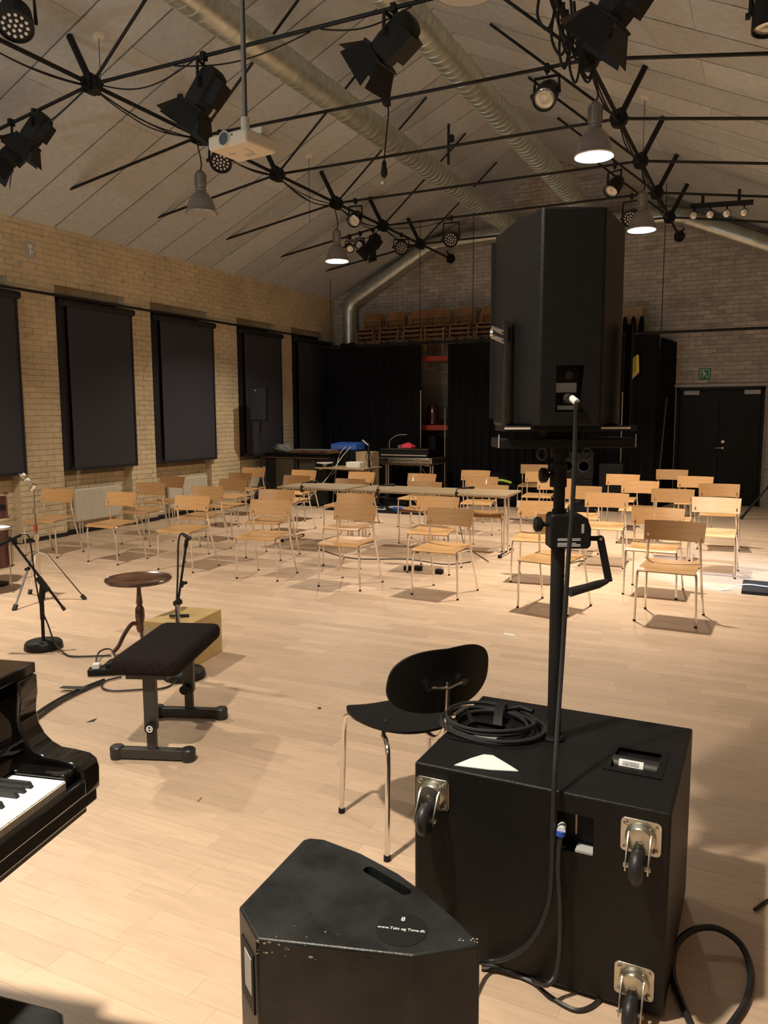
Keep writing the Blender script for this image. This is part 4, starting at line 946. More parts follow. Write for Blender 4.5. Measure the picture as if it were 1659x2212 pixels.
# piano bench
t = thing('piano_bench', 'black velour adjustable piano bench on a steel frame', 'bench', (-2.655, 2.985, 0), radians(20.6))
sx, sy = .158, .338
st = MB(); pr = [(.0, .435), (.02, .435), (.03, .44), (.035, .46), (.035, .485), (.025, .505), (.0, .510)]
def rrect(a, b, r, n=5): 
    out = []
    for cx, cy, s0 in ((a-r, b-r, 0), (-a+r, b-r, pi/2), (-a+r, -b+r, pi), (a-r, -b+r, 3*pi/2)):
        for k in range(n+1): q = s0+k*pi/2/n; out.append((cx+r*cos(q), cy+r*sin(q)))
    return out
rings = []
for d, z_ in ((-.03, .430), (0, .437), (.008, .455), (.008, .485), (0, .503), (-.025, .512), (-.09, .514)):
    rings.append([(x_, y_, z_) for x_, y_ in rrect(sx+d, sy+d, max(.012, .035+d))])
n = len(rings[0]); vs = [q for r_ in rings for q in r_]; fs = [tuple(range(n))[::-1], tuple(range(len(vs)-n, len(vs)))]
for i in range(len(rings)-1):
    for j in range(n): fs.append((i*n+j, i*n+(j+1) % n, (i+1)*n+(j+1) % n, (i+1)*n+j))
st.add(vs, fs); st.obj('cushion', 'velvet', t, ang=70)
MB().box(-.10, .10, -.30, .30, .405, .432).obj('seat_frame', 'bench', t, smooth=False)
for s in (-1, 1):
    y_ = s*.262
    MB().box(-.03, .03, y_-.018, y_+.018, .15, .41).obj('outer_post', 'bench', t, bevel=.004)
    MB().box(-.022, .022, y_-.013, y_+.013, .05, .16).obj('inner_post', 'bench', t, bevel=.002)
    MB().box(-.18, .18, y_-.022, y_+.022, .008, .055).obj('foot_bar', 'bench', t, bevel=.004)
    for x_ in (-.175, .175): MB().lathe([(.032, 0), (.034, .01), (.034, .055), (.028, .062), (0, .063)], 16, Matrix.Translation((x_, y_, 0))).obj('foot_cap', 'rubber', t)
    k_ = MB(); k_.cyl((-.01*s, y_-.02, .17), (-.01*s, y_-.05, .17), .026, n=12); k_.obj('knob', 'black', t)
MB().tube([(.01+.014*cos(a_*pi/10), -.3135, .17+.014*sin(a_*pi/10)) for a_ in range(20)], .0028, 6, closed=True).obj('knob_badge_ring', 'paper', t)
lg = MB(); lg.box(-.002, .022, -.3150, -.3135, .168, .172); lg.box(.002, .005, -.3150, -.3135, .163, .177); lg.box(.014, .017, -.3150, -.3135, .163, .177); lg.obj('knob_badge_mark', 'paper', t, smooth=False)
hp = MB()
for k in range(5): hp.cyl((.012, -.276, .075+.013*k), (.012, -.2755, .075+.013*k), .0025, n=6)
hp.obj('pin_holes', 'black', t)['kind'] = 'stuff'
# power strip and floor leads
t = thing('power_strip', 'black power strip with plugs and a blue tag on the floor by the piano bench', 'power strip', PZ(262, 1455), .95-.35)
MB().box(-.20, .20, -.035, .035, 0, .045).obj('strip_body', 'black', t, bevel=.01)
for k, (x_, m_) in enumerate(((-.15, 'paper'), (-.07, 'black'), (.0, 'bench'), (.07, 'bluetag'), (.14, 'black'))): MB().box(x_-.022, x_+.022, -.025, .025, .04, .075).obj('plug', m_, t, bevel=.006)
MB().cyl((.27, -.06, 0), (.27, -.06, .05), .035, n=12).obj('round_adapter', 'bench', t)
cable([PZ(225, 1468, .012), PZ(160, 1494, .012), PZ(110, 1520, .012), PZ(60, 1555, .012), PZ(20, 1590, .012)], .009, 'thick black lead from the power strip running under the piano, upper one')
cable([PZ(222, 1474, .012), PZ(165, 1498, .012), PZ(115, 1526, .012), PZ(62, 1566, .012), PZ(20, 1600, .012)], .009, 'thick black lead from the power strip running under the piano, lower one')
def tapebit(pts, label, m_='tape'):
    P = [PZ(*q) for q in pts]; return tag(MB().add([(p.x, p.y, .001) for p in P]+[(p.x, p.y, .0018) for p in P], [tuple(range(len(P)))[::-1], tuple(range(len(P), 2*len(P)))]+[(i, (i+1) % len(P), (i+1) % len(P)+len(P), i+len(P)) for i in range(len(P))]).obj('tape_mark', m_, smooth=False, fix=True), label, 'tape')
o = tapebit([(127, 1494), (137, 1489), (190, 1490), (176, 1497)], 'dark tape strip holding the two leads to the floor'); o.location.z = .02
tapebit([(186, 1561), (200, 1555), (210, 1552), (203, 1559)], 'dark tape cross on the floor between piano and bench')
tapebit([(1089, 1368), (1112, 1371), (1112, 1374), (1089, 1371)], 'white tape mark on the floor in front of the loudspeaker pole', 'paper')
tapebit([(686, 1529), (693, 1528), (694, 1532), (687, 1532)], 'tiny dark spot on the floor left of the black chair')
tapebit([(426, 1731), (436, 1722), (437, 1724), (428, 1733)], 'short brown scratch mark on the floor right of the bench', 'oldchair')

# ================================================================== GRAND PIANO
ang = radians(-77.07)
t = thing('grand_piano', 'glossy black grand piano with white keys at the left edge', 'piano', (-1.41, 1.225, 0), ang)
def xprism(poly, x0, x1, mb=None):   # poly in (v depth, z): local y = -v
    mb = mb or MB(); n = len(poly)
    mb.add([(x0, -p[0], p[1]) for p in poly]+[(x1, -p[0], p[1]) for p in poly], [tuple(range(n)), tuple(range(2*n-1, n-1, -1))]+[(i, i+n, (i+1) % n+n, (i+1) % n) for i in range(n)])
    return mb
arm = [(1.2, .70), (.02, .70), (.0, .705), (0.0, .72), (-.012, .725), (-.014, .78), (-.008, .80), (.01, .812), (.05, .818), (.085, .82), (.112, .832), (.132, .85), (.146, .875), (.152, .905), (.15, .93), (.145, .955), (.145, 1.0), (1.2, 1.0)]
pb = []
def smoothpoly(p): return p
xprism(arm, -.115, -.045).obj('arm', 'gloss', t, bevel=.010, fix=True); xprism(arm, 1.265, 1.335).obj('arm', 'gloss', t, bevel=.010, fix=True)
MB().box(-.046, -.003, -.16, -.006, .74, .802).obj('key_block', 'gloss', t, bevel=.006); MB().box(1.226, 1.266, -.16, -.006, .74, .802).obj('key_block', 'gloss', t, bevel=.006)
MB().box(-.05, 1.27, .0, .018, .735, .776).obj('key_slip', 'gloss', t, bevel=.005)
MB().box(-.10, 1.32, -.50, .012, .70, .735).obj('key_bed', 'gloss', t, bevel=.004)
MB().box(-.10, 1.32, -.50, -.02, .665, .70).obj('bottom_rail', 'bench', t, smooth=False)
xprism([(.158, .80), (.165, .80), (.20, .95), (.185, .955), (.165, .90), (.155, .83)], -.045, 1.265).obj('fallboard', 'gloss', t, fix=True)
xprism([(.14, .802), (.165, .802), (.165, .825), (.15, .825)], -.045, 1.265).obj('felt_rail', 'gloss', t, fix=True)
xprism([(.19, .945), (.19, .955), (.35, .965), (.35, .945)], -.045, 1.265).obj('pin_block', 'gloss', t, fix=True)
rim = [(-.115, -.15), (-.115, -.55), (-.08, -.75), (.08, -.98), (.32, -1.15), (.5, -1.38), (.75, -1.68), (1.05, -1.74), (1.28, -1.6), (1.335, -1.4), (1.335, -.15)]
sb = MB(); sb.prism([(-.114, -.3)]+rim[1:-1]+[(1.334, -.3)], .70, .99); sb.obj('case', 'gloss', t, fix=True)
ld = MB(); ld.prism([(x_*1.01, y_) for x_, y_ in rim], 1.0, 1.028); ld.obj('lid', 'gloss', t, bevel=.004, fix=True)
wk = MB().box(-.0112, .0112, -.147, .0, 0, .022).mesh('white_key', 'ivory', smooth=False); wf = MB().box(-.0112, .0112, 0, .002, -.004, .019).mesh('key_front', 'keyside', smooth=False)
for k in range(52):
    o = bpy.data.objects.new('white_key', wk); COL.objects.link(o); o.parent = t; o.location = (.0235*(k+.5), -.002, .770)
    o2 = bpy.data.objects.new('key_front', wf); COL.objects.link(o2); o2.parent = o
bkm = xprism([(.052, 0), (.148, 0), (.148, .013), (.060, .013)], -.0055, .0055).mesh('black_key', 'rubber', smooth=False)
for k in range(1, 52):
    if k % 7 in (2, 3, 4, 6, 0) and k > 1:
        o = bpy.data.objects.new('black_key', bkm); COL.objects.link(o); o.parent = t; o.location = (.0235*k, 0, .792)
for x_, y_ in ((.05, -.35), (1.2, -.35), (.9, -1.5)): MB().lathe([(.03, 0), (.035, .06), (.05, .1), (.06, .64), (.08, .70)], 16, Matrix.Translation((x_, y_, 0))).obj('leg', 'gloss', t)
MB().cyl((.55, -.147-.06, .87), (.55, -.147-.055, .90), .006, n=8).obj('lock', 'zinc', t)

# ================================================================== BLACK CHAIR
fA, fB = PZ(738, 1755), PZ(842, 1865)      # near front foot and near rear foot
dy = (fB-fA).normalized(); W2 = .42; dx_ = V((dy.y, -dy.x, 0)); o_ = fA-dx_*W2; rz = atan2(dx_.y, dx_.x)
t = thing('black_chair', 'black plywood chair with chrome legs beside the subwoofer', 'chair', (o_.x, o_.y, 0), rz)
def superell(cx, cy, a, b, e, n=40): return [(cx+a*abs(cos(q))**(2/e)*(1 if cos(q) > 0 else -1), cy+b*abs(sin(q))**(2/e)*(1 if sin(q) > 0 else -1)) for q in [2*pi*k/n for k in range(n)]]
def shell(outline, zf, th, rings=8):
    cx = sum(p[0] for p in outline)/len(outline); cy = sum(p[1] for p in outline)/len(outline); n = len(outline); top = []; bot = []; fs = []
    P = [(cx, cy)]
    for r_ in range(1, rings+1):
        for p in outline: P.append((cx+(p[0]-cx)*r_/rings, cy+(p[1]-cy)*r_/rings))
    top = [zf(*p, th/2) for p in P]; bot = [zf(*p, -th/2) for p in P]; k = len(P)
    for j in range(n): fs.append((0, 1+j, 1+(j+1) % n)); fs.append((k, k+1+(j+1) % n, k+1+j))
    for r_ in range(rings-1):
        for j in range(n):
            a = 1+r_*n+j; b_ = 1+r_*n+(j+1) % n; c_ = b_+n; d_ = a+n; fs.append((a, d_, c_, b_)); fs.append((a+k, b_+k, c_+k, d_+k))
    o_ = 1+(rings-1)*n
    for j in range(n): fs.append((o_+j, o_+k+j, o_+k+(j+1) % n, o_+(j+1) % n))
    return MB().add(top+bot, fs)
so_ = []
for q in [2*pi*k/48 for k in range(48)]:
    c_, s_2 = cos(q), sin(q); e = 2/3.0
    x = (1 if c_ > 0 else -1)*abs(c_)**e; y = (1 if s_2 > 0 else -1)*abs(s_2)**e
    ww = .225 if y < 0 else .225-.045*y; so_.append((W2/2+x*ww, .175+y*.205))
shell(so_, lambda x, y, h_: V((x, y, .452+.45*(x-W2/2)**2*1.0-.9*max(0, .06-y)**2*8*.5-.012*cos((y-.17)*7)+h_)), .010).obj('seat', 'black', t, ang=60)
# backrest: behind the seat, wide and curved round the sitter
def backz(x, z_, h_): return V((x, .44+.02-.85*(x-W2/2)**2*1.1+(z_-.68)*.18+h_, z_))
bo = []
for q in [2*pi*k/48 for k in range(48)]:
    c_, s_2 = cos(q), sin(q); e = 2/2.6
    x = (1 if c_ > 0 else -1)*abs(c_)**e; z_ = (1 if s_2 > 0 else -1)*abs(s_2)**e
    bo.append((W2/2+x*.215*(1-.06*z_), .665+z_*.125+.015*abs(x)))
shell(bo, lambda x, z_, h_: backz(x, z_, h_), .010).obj('backrest', 'black', t, ang=60, fix=True)
MB().tube(bez([(W2/2, .30, .424), (W2/2, .40, .428), (W2/2, .462, .50), (W2/2, .475, .62), (W2/2, .478, .67)], 5), .0095, 10).obj('back_post', 'chrome', t)
MB().tube([(W2/2-.075, .465, .655), (W2/2, .482, .645), (W2/2+.075, .465, .655)], .007, 8).obj('bracket', 'chrome', t)
for s in (-1, 1): MB().cyl((W2/2+s*.075, .46, .655), (W2/2+s*.075, .474, .655), .013, n=12).obj('screw', 'chrome', t)
for (fx, fy, tx, ty) in ((0, 0, .05, .09), (W2, 0, W2-.05, .09), (.0, .40, .07, .25), (W2, .40, W2-.07, .25)):
    MB().tube(bez([(fx, fy, 0), (fx+(tx-fx)*.12, fy+(ty-fy)*.06, .20), (fx+(tx-fx)*.25, fy+(ty-fy)*.15, .385), (fx+(tx-fx)*.45, fy+(ty-fy)*.4, .424), (tx, ty, .425), (W2/2, .17, .420)], 5), .0105, 10).obj('leg', 'chrome', t)
    MB().cyl((fx, fy, 0), (fx+(tx-fx)*.01, fy, .02), .0135, n=10).obj('foot_cap', 'black', t)
for s in (-1, 1):
    for y_ in (.06, .24): MB().lathe([(.006, 0), (.006, .002), (.003, .0035)], 10, Matrix.Translation((W2/2+s*.13, y_, .457+.006*(1 if True else 0)))).obj('rivet', 'bench', t)

# ================================================================== SUBWOOFER
SX0, SX1, SY0, SY1, SH = -.905, -.178, 2.06, 2.685, .592
t = thing('subwoofer', 'large black subwoofer cabinet with casters on its near face', 'loudspeaker', (0, 0, 0))
hp1 = [(-.855, 2.285), (-.735, 2.285), (-.735, 2.43), (-.855, 2.43)]; hp2 = [(-.372, 2.275), (-.245, 2.275), (-.245, 2.425), (-.372, 2.425)]
b = MB()
b.plate([(SX0, SY0), (SX1, SY0), (SX1, SY1), (SX0, SY1)], [(hp1, .07), (hp2, .07)], lambda u, v, d: V((u, v, SH-d)))
fp = [(-.475, .425), (-.375, .425), (-.375, .535), (-.475, .535)]
b.plate([(SX0, .012), (SX1, .012), (SX1, SH), (SX0, SH)], [(fp, .05)], lambda u, v, d: V((u, SY0+d, v)))
b.add([(SX0, SY0, .012), (SX1, SY0, .012), (SX1, SY1, .012), (SX0, SY1, .012), (SX0, SY0, SH), (SX1, SY0, SH), (SX1, SY1, SH), (SX0, SY1, SH)], [(0, 3, 2, 1), (1, 2, 6, 5), (2, 3, 7, 6), (3, 0, 4, 7)])
body = b.obj('cabinet', 'cab', t, bevel=.007, fix=True, ang=28, outer=[(x_, y_, z_) for x_ in (SX0, SX1) for y_ in (SY0, SY1) for z_ in (.012, SH)])
for x_ in (SX0+.06, SX1-.06):
    for y_ in (SY0+.08, SY1-.08): MB().cyl((x_, y_, 0), (x_, y_, .013), .03, n=12).obj('rubber_foot', 'rubber', t)
for i, hp in enumerate((hp1, hp2)):
    x0, x1 = hp[0][0], hp[1][0]; y0, y1 = hp[0][1], hp[2][1]
    f_ = MB(); o4 = [(x0-.02, y0-.025), (x1+.02, y0-.025), (x1+.02, y1+.022), (x0-.02, y1+.022)]
    f_.plate(o4, [(hp, .012)], lambda u, v, d: V((u, v, SH+.0025-d))); fr = f_.obj('handle_frame', 'black', t, smooth=False)
    MB().cyl((x0-.004, (y0+y1)/2-.005, SH-.022), (x1+.004, (y0+y1)/2-.005, SH-.022), .030, n=20).obj('grip', 'rubber', fr)
    if i:
        pp = MB(); 
        for a_, b_ in ((.25, .75),):
            for kk in range(6):
                q0 = .15+.17*kk; q1 = q0+.17; pp.add([(-.355, (y0+y1)/2-.005-.0306*cos(q0), SH-.022+.0306*sin(q0)), (-.285, (y0+y1)/2-.005-.0306*cos(q0), SH-.022+.0306*sin(q0)), (-.285, (y0+y1)/2-.005-.0306*cos(q1), SH-.022+.0306*sin(q1)), (-.355, (y0+y1)/2-.005-.0306*cos(q1), SH-.022+.0306*sin(q1))], [(0, 1, 2, 3)])
        pp.obj('barcode_label', 'paper', fr)
        bc = MB(); rr = random.Random(4)
        for k in range(16):
            x_ = -.343+k*.0030; 
            for kk in range(2): q0 = .5+.22*kk; q1 = q0+.22; bc.add([(x_, (y0+y1)/2-.005-.0309*cos(q0), SH-.022+.0309*sin(q0)), (x_+.0008+.0012*rr.random(), (y0+y1)/2-.005-.0309*cos(q0), SH-.022+.0309*sin(q0)), (x_+.0015, (y0+y1)/2-.005-.0309*cos(q1), SH-.022+.0309*sin(q1)), (x_, (y0+y1)/2-.005-.0309*cos(q1), SH-.022+.0309*sin(q1))], [(0, 1, 2, 3)])
        bc.obj('barcode', 'black', fr, smooth=False)
def caster(x, z):
    c = MB(); y = SY0
    c.prism(rrect(.052, .047, .012, 3), 0, .004, Matrix.Translation((x, y, z))@Matrix.Rotation(pi/2, 4, 'X')); pl = c.obj('caster', 'zinc', t, bevel=.001)
    for sx_ in (-1, 1):
        for sz_ in (-1, 1): MB().lathe([(.0075, .004), (.007, .008), (.003, .010)], 8, Matrix.Translation((x+sx_*.038, y, z+sz_*.033))@Matrix.Rotation(pi/2, 4, 'X')).obj('bolt', 'zinc', pl)
    mr = Matrix.Translation((x, y, z))@Matrix.Rotation(pi/2, 4, 'X')
    MB().lathe([(.036, .003), (.040, .008), (.038, .015), (.030, .019), (.026, .022)], 24, mr).obj('swivel_ring', 'zinc', pl)
    MB().lathe([(.008, .030), (.008, .036), (.004, .038)], 6, mr).obj('king_pin', 'zinc', pl)
    fk = MB(); fk.lathe([(.0, .020), (.032, .020), (.033, .030), (.010, .034), (.0, .034)], 24, mr)
    for s in (-1, 1):
        mxs = Matrix.Translation((x+s*.024, 0, 0))
        pts = [(y-.022, z+.020), (y-.036, z+.012), (y-.070, z-.045), (y-.070, z-.066), (y-.050, z-.066), (y-.022, z-.020)]
        n = 6; fk.add([(x+s*.030, a, b_) for a, b_ in pts]+[(x+s*.0265, a, b_) for a, b_ in pts], [tuple(range(n)), tuple(range(2*n-1, n-1, -1))]+[(i, i+n, (i+1) % n+n, (i+1) % n) for i in range(n)])
    fk.obj('fork', 'zinc', pl, fix=True)
    wc = (x, y-.058, z-.055); mw = Matrix.Translation(wc)@Matrix.Rotation(pi/2, 4, 'Y')
    MB().lathe([(.012, -.018), (.030, -.018), (.038, -.016), (.045, -.009), (.048, 0), (.045, .009), (.038, .016), (.030, .018), (.012, .018)], 28, mw).obj('wheel', 'rubber', pl, ang=60)
    MB().cyl((x-.034, wc[1], wc[2]), (x+.034, wc[1], wc[2]), .006, n=8).obj('axle', 'zinc', pl)
for x_, z_ in ((-.845, .507), (-.252, .513), (-.256, .098), (-.845, .095)): caster(x_, z_)
cp = MB(); cp.box(-.474, -.376, SY0+.046, SY0+.05, .426, .534); pn = cp.obj('connector_panel', 'black', t, smooth=False)
MB().box(-.433, -.428, SY0+.044, SY0+.046, .455, .530).obj('spec_label', 'keyside', t, smooth=False)
MB().box(-.474+.05, -.376, SY0+.002, SY0+.045, .4255, .432).obj('lower_lip', 'ivorytag', t, smooth=False)
# paper, on the top near the front edge
P = [PZ(981, 1655, SH), PZ(1018, 1640, SH), PZ(1045, 1632, SH), PZ(1065, 1634, SH), PZ(1085, 1646, SH), PZ(1105, 1658, SH), PZ(1120, 1668, SH), PZ(1060, 1665, SH)]
tag(MB().prism([(p.x, p.y) for p in P], SH+.0015, SH+.004).obj('white_paper', 'paper', smooth=False), 'torn piece of white paper on the subwoofer edge', 'paper')
# coil of cable
cc = PZ(1060, 1572, SH); t = thing('cable_coil', 'coiled black cable with plugs on the subwoofer', 'cable', (cc.x, cc.y, SH))
for k in range(6):
    rx = .172+.012*sin(k*2.1)-.008*k; ry = .132+.010*cos(k*1.7)-.005*k; ox, oy = .008*sin(k*1.9), .008*cos(k*2.3); zz = .007+.009*(k % 4)
    MB().tube([(ox+rx*cos(a*pi/24), oy+ry*sin(a*pi/24), zz+.004*sin(a*pi/12+k)) for a in range(48)], .0062, 8, closed=True).obj('cable_turn', 'rubber', t)
MB().tube([(.02, .11, .03), (.07, .11, .045), (.115, .10, .04)], [.008, .011, .009], 10).obj('plug', 'black', t)
MB().tube([(-.12, -.02, .03), (-.10, .03, .04)], .009, 10).obj('plug', 'bench', t); MB().tube([(-.122, -.028, .03), (-.12, -.02, .031)], .0095, 10).obj('plug_ring', 'chrome', t); MB().tube([(-.10, .03, .04), (-.097, .036, .041)], .0095, 10).obj('plug_ring', 'chrome', t)
MB().tube([(-.115, .06, .03), (-.075, .0, .03), (-.045, -.045, .02)], [.006, .008, .011], 10).obj('plug', 'black', t)
MB().sheet(lambda u, v: ((.0+.03*v+.02*u*u-.01, .125-.13*u, .045-.03*u**2+.01*sin(pi*u)), (0, .2, 1)), 10, 1, .002).obj('tie_strap', 'steel', t)

# ================================================================== LOUDSPEAKER ON WINCH STAND
P0 = V((-.572, 2.41, 0)); ry_ = YAW
st = thing('winch_stand', 'tall black crank-up speaker pole rising from the subwoofer', 'stand', (P0.x, P0.y, SH), ry_)
zl = lambda z: z-SH
MB().lathe([(.035, 0), (.038, .004), (.034, .012), (.024, .014)], 20).obj('pole_socket', 'black', st)
MB().cyl((0, 0, .0), (0, 0, zl(1.33)), .0215, n=24).obj('lower_tube', 'steel', st); MB().cyl((0, 0, zl(1.3)), (0, 0, zl(1.52)), .0175, n=24).obj('upper_tube', 'black', st)
MB().cyl((-.004, 0, zl(1.40)), (-.004, 0, zl(1.47)), .026, n=20).obj('collar', 'black', st)
MB().cyl((-.0225, 0, .004), (-.0225, 0, .055), .002, n=6).obj('scratch', 'zinc', st)
MB().prism([(-.034, 1.213), (.082, 1.213), (.091, 1.222), (.091, 1.275), (.080, 1.305), (.06, 1.318), (-.026, 1.320), (-.034, 1.312)], -.045, .035, Matrix.Translation((0, 0, -SH))@Matrix(((1, 0, 0, 0), (0, 0, 1, 0), (0, 1, 0, 0), (0, 0, 0, 1)))).obj('winch_box', 'black', st, bevel=.006, fix=True)
lb = MB()
for k in range(6):
    if k == 3: continue
    lb.box(-.012, .058 if k != 2 else .045, -.0462, -.0455, zl(1.221+.0045*k), zl(1.2232+.0045*k))
lb.obj('warning_print', 'paper', st, smooth=False)
MB().box(.060, .068, -.0462, -.0455, zl(1.262), zl(1.29)).obj('side_print', 'ivorytag', st, smooth=False)
for z_, x_ in ((1.285, -.034), (1.436, -.02)):
    k_ = MB(); k_.cyl((x_, -.01, zl(z_)), (x_-.018, -.01, zl(z_)), .007, n=10); k_.lathe([(.010, 0), (.022, .006), (.024, .022), (.018, .028), (0, .029)], 8, aimmx((x_-.016, -.01, zl(z_)), (-1, 0, 0))); k_.obj('knob', 'black', st)
MB().cyl((.091, -.01, zl(1.24)), (.125, -.01, zl(1.24)), .008, n=10).obj('crank_shaft', 'steel', st)
ar = MB(); mxr = Matrix(((1, 0, 0, 0), (0, 0, 1, -.018), (0, 1, 0, 0), (0, 0, 0, 1)))
def bar(x0, z0, x1, z1, w_): 
    d_ = V((x1-x0, z1-z0)).normalized(); n_ = V((-d_.y, d_.x))*w_/2; out = [(x1-n_.x, z1-n_.y), (x1+n_.x, z1+n_.y)]
    for k in range(7): a_ = atan2(n_.y, n_.x)+k*pi/6; out.append((x0+w_/2*cos(a_), z0+w_/2*sin(a_)))
    return out
ar.prism(bar(.126, zl(1.24), .156, zl(1.105), .022), -.004, .004, mxr); ar.obj('crank_arm', 'steel', st, fix=True)
MB().cyl((.126, -.024, zl(1.24)), (.126, -.020, zl(1.24)), .005, n=8).obj('crank_bolt', 'zinc', st)
MB().tube([(.150, -.02, zl(1.108)), (.12, -.03, zl(1.100)), (.08, -.042, zl(1.092)), (.025, -.06, zl(1.082))], [.008, .013, .013, .015], 12).obj('crank_grip', 'rubber', st)
MB().box(-.200, .205, -.09, .09, zl(1.522), zl(1.550)).obj('platform', 'black', st, bevel=.003)
MB().box(-.05, .05, -.05, .05, zl(1.55), zl(1.575)).obj('platform', 'black', st, bevel=.003)
MB().box(-.190, .196, -.12, .07, zl(1.572), zl(1.588)).obj('tray', 'black', st, bevel=.002)
for xa_, xb_ in ((-.19, -.115), (.09, .175)): MB().box(xa_, xb_, -.1215, -.120, zl(1.578), zl(1.584)).obj('worn_edge', 'proj', st, smooth=False)  # cream strips painted in for light reflecting off the tray edge
for x_ in (-.203, .200): MB().box(x_, x_+.003, -.091, -.089, zl(1.524), zl(1.563)).obj('edge_strip', 'ivorytag', st, smooth=False)  # pale strips painted in for the lit ends of the platform
for x_ in (-.06, .075): MB().tube([(x_+.014*cos(a*pi/8), -.02, zl(1.503)+.018*sin(a*pi/8)) for a in range(16)], .004, 6, closed=True).obj('ring_bolt', 'bench', st)
MB().cyl((0, 0, zl(1.49)), (0, 0, zl(1.524)), .03, n=16).obj('top_plug', 'black', st)
sp = thing('loudspeaker', 'tall black loudspeaker seen from behind on the crank-up pole', 'loudspeaker', (P0.x, P0.y, 1.588), ry_)
sh_ = [(-.102, -.17), (.075, -.17), (.194, .05), (.175, .20), (-.180, .20), (-.152, .0)]
HS = .600
b = MB()
RP = [(-.054, .04), (.024, .04), (.024, .17), (-.054, .17)]
b.plate([(-.102, 0), (.075, 0), (.075, HS), (-.102, HS)], [(RP, .04)], lambda u, v, d: V((u, -.17+d, v)))
n = 6; b.add([(*p, 0) for p in sh_]+[(*p, HS) for p in sh_], [(5, 4, 3, 2, 1, 0), (6, 7, 8, 9, 10, 11)]+[(i, (i+1) % n, (i+1) % n+n, i+n) for i in range(1, 6)])
b.obj('cabinet', 'cab', sp, bevel=.008, fix=True, ang=28, outer=[(*p, q_) for p in sh_ for q_ in (0, HS)])
MB().box(-.19, .17, .20, .21, .02, HS-.02).obj('grille', 'steel', sp, smooth=False)
MB().box(-.052, .022, -.133, -.131, .042, .168).obj('connector_plate', 'black', sp, smooth=False)
MB().box(-.046, .012, -.136, -.133, .095, .122).obj('rating_label', 'ivorytag', sp, smooth=False)
MB().box(-.042, .006, -.136, -.133, .046, .058).obj('lower_label', 'paper', sp, smooth=False)
MB().cyl((-.012, -.135, .143), (-.012, -.142, .143), .012, n=14).obj('socket', 'bench', sp)
MB().cyl((-.022, -.133, .078), (-.012, -.170, .076), .014, n=14).obj('plug_body', 'bench', sp); MB().cyl((-.008, -.165, .078), (.002, -.185, .066), .010, n=12).obj('plug_sleeve', 'paper', sp)
u_ = MB(); u_.box(-.176, -.170, -.03, .03, -.012, .30); u_.box(-.18, -.16, -.02, .02, .25, .31); u_.obj('bracket_arm', 'steel', sp, smooth=False)
k_ = MB()
for z_ in (.262, .287): k_.cyl((-.176, 0, z_-.01), (-.215, -.01, z_+.004), .007, n=8)
k_.lathe([(.012, 0), (.016, .008), (.010, .015)], 10, aimmx((-.205, 0, .277), (-1, 0, 0))); k_.obj('wing_nut', 'chrome', sp)
MB().box(.198, .204, -.03, .03, -.012, .30).obj('bracket_arm', 'steel', sp, smooth=False)
# cables down from it
mw = Matrix.Translation((P0.x, P0.y, 1.588))@Matrix.Rotation(ry_, 4, 'Z'); cs = mw@V((.002, -.185, .066))
pth = [cs, PY(1243, 905, 2.26), PY(1241, 1000, 2.27), PY(1236, 1100, 2.27), PY(1228, 1200, 2.26), PY(1222, 1300, 2.24), PY(1214, 1430, 2.20), PY(1205, 1560, 2.12), PY(1198, 1680, 2.045), PY(1194, 1780, 2.035), PY(1192, 1880, 2.03), PY(1183, 1960, 2.03), PY(1150, 2030, 2.035), PY(1100, 2068, 2.035), PY(1050, 2078, 2.03), PY(1000, 2080, 1.9)]
tag(MB().tube(bez(pth, 6), .0068, 8).obj('speaker_cable', 'rubber'), 'black speaker cable running down from the tall loudspeaker over the subwoofer', 'cable')
t = thing('subwoofer_cable', 'black cable with a white and blue plug in the subwoofer', 'cable', (0, 0, 0))
MB().cyl(PY(1214, 1782, SY0+.02), PY(1212, 1796, 2.035), .012, n=12).obj('white_plug', 'paper', t); MB().cyl(PY(1212, 1796, 2.035), PY(1211, 1806, 2.032), .0125, n=12).obj('blue_ring', 'bluetag', t)
MB().tube(bez([PY(1211, 1804, 2.032), PY(1208, 1830, 2.028), PY(1206, 1880, 2.03), PY(1210, 1960, 2.03), PY(1209, 2050, 2.03), PY(1200, 2105, 2.02), PY(1180, 2128, 2.0), PZ(1150, 2118, .01), PZ(1100, 2094, .01), PZ(1040, 2085, .01)], 6), .0068, 8).obj('lead', 'rubber', t)
cable([PZ(1040, 2092, .008), PZ(1090, 2098, .008), PZ(1150, 2122, .008), PZ(1180, 2146, .008), PZ(1220, 2172, .008), PZ(1250, 2182, .008), PZ(1280, 2172, .008), PZ(1310, 2145, .008), PZ(1340, 2120, .008)], .006, 'black cable curving on the floor under the subwoofer edge')
cable([PZ(1500, 2230, .01), PZ(1470, 2160, .01), PZ(1453, 2100, .012), PZ(1462, 2040, .03), PZ(1500, 2008, .05), PZ(1550, 2006, .05), PZ(1600, 2040, .03), PZ(1622, 2100, .012), PZ(1612, 2160, .01), PZ(1580, 2212, .01), PZ(1540, 2260, .01)], .010, 'thick black cable loop on the floor right of the subwoofer')
cable([PZ(1630, 1965, .006), PZ(1659, 1945, .006), PZ(1700, 1930, .006)], .006, 'thin cable end at the right edge of the floor')

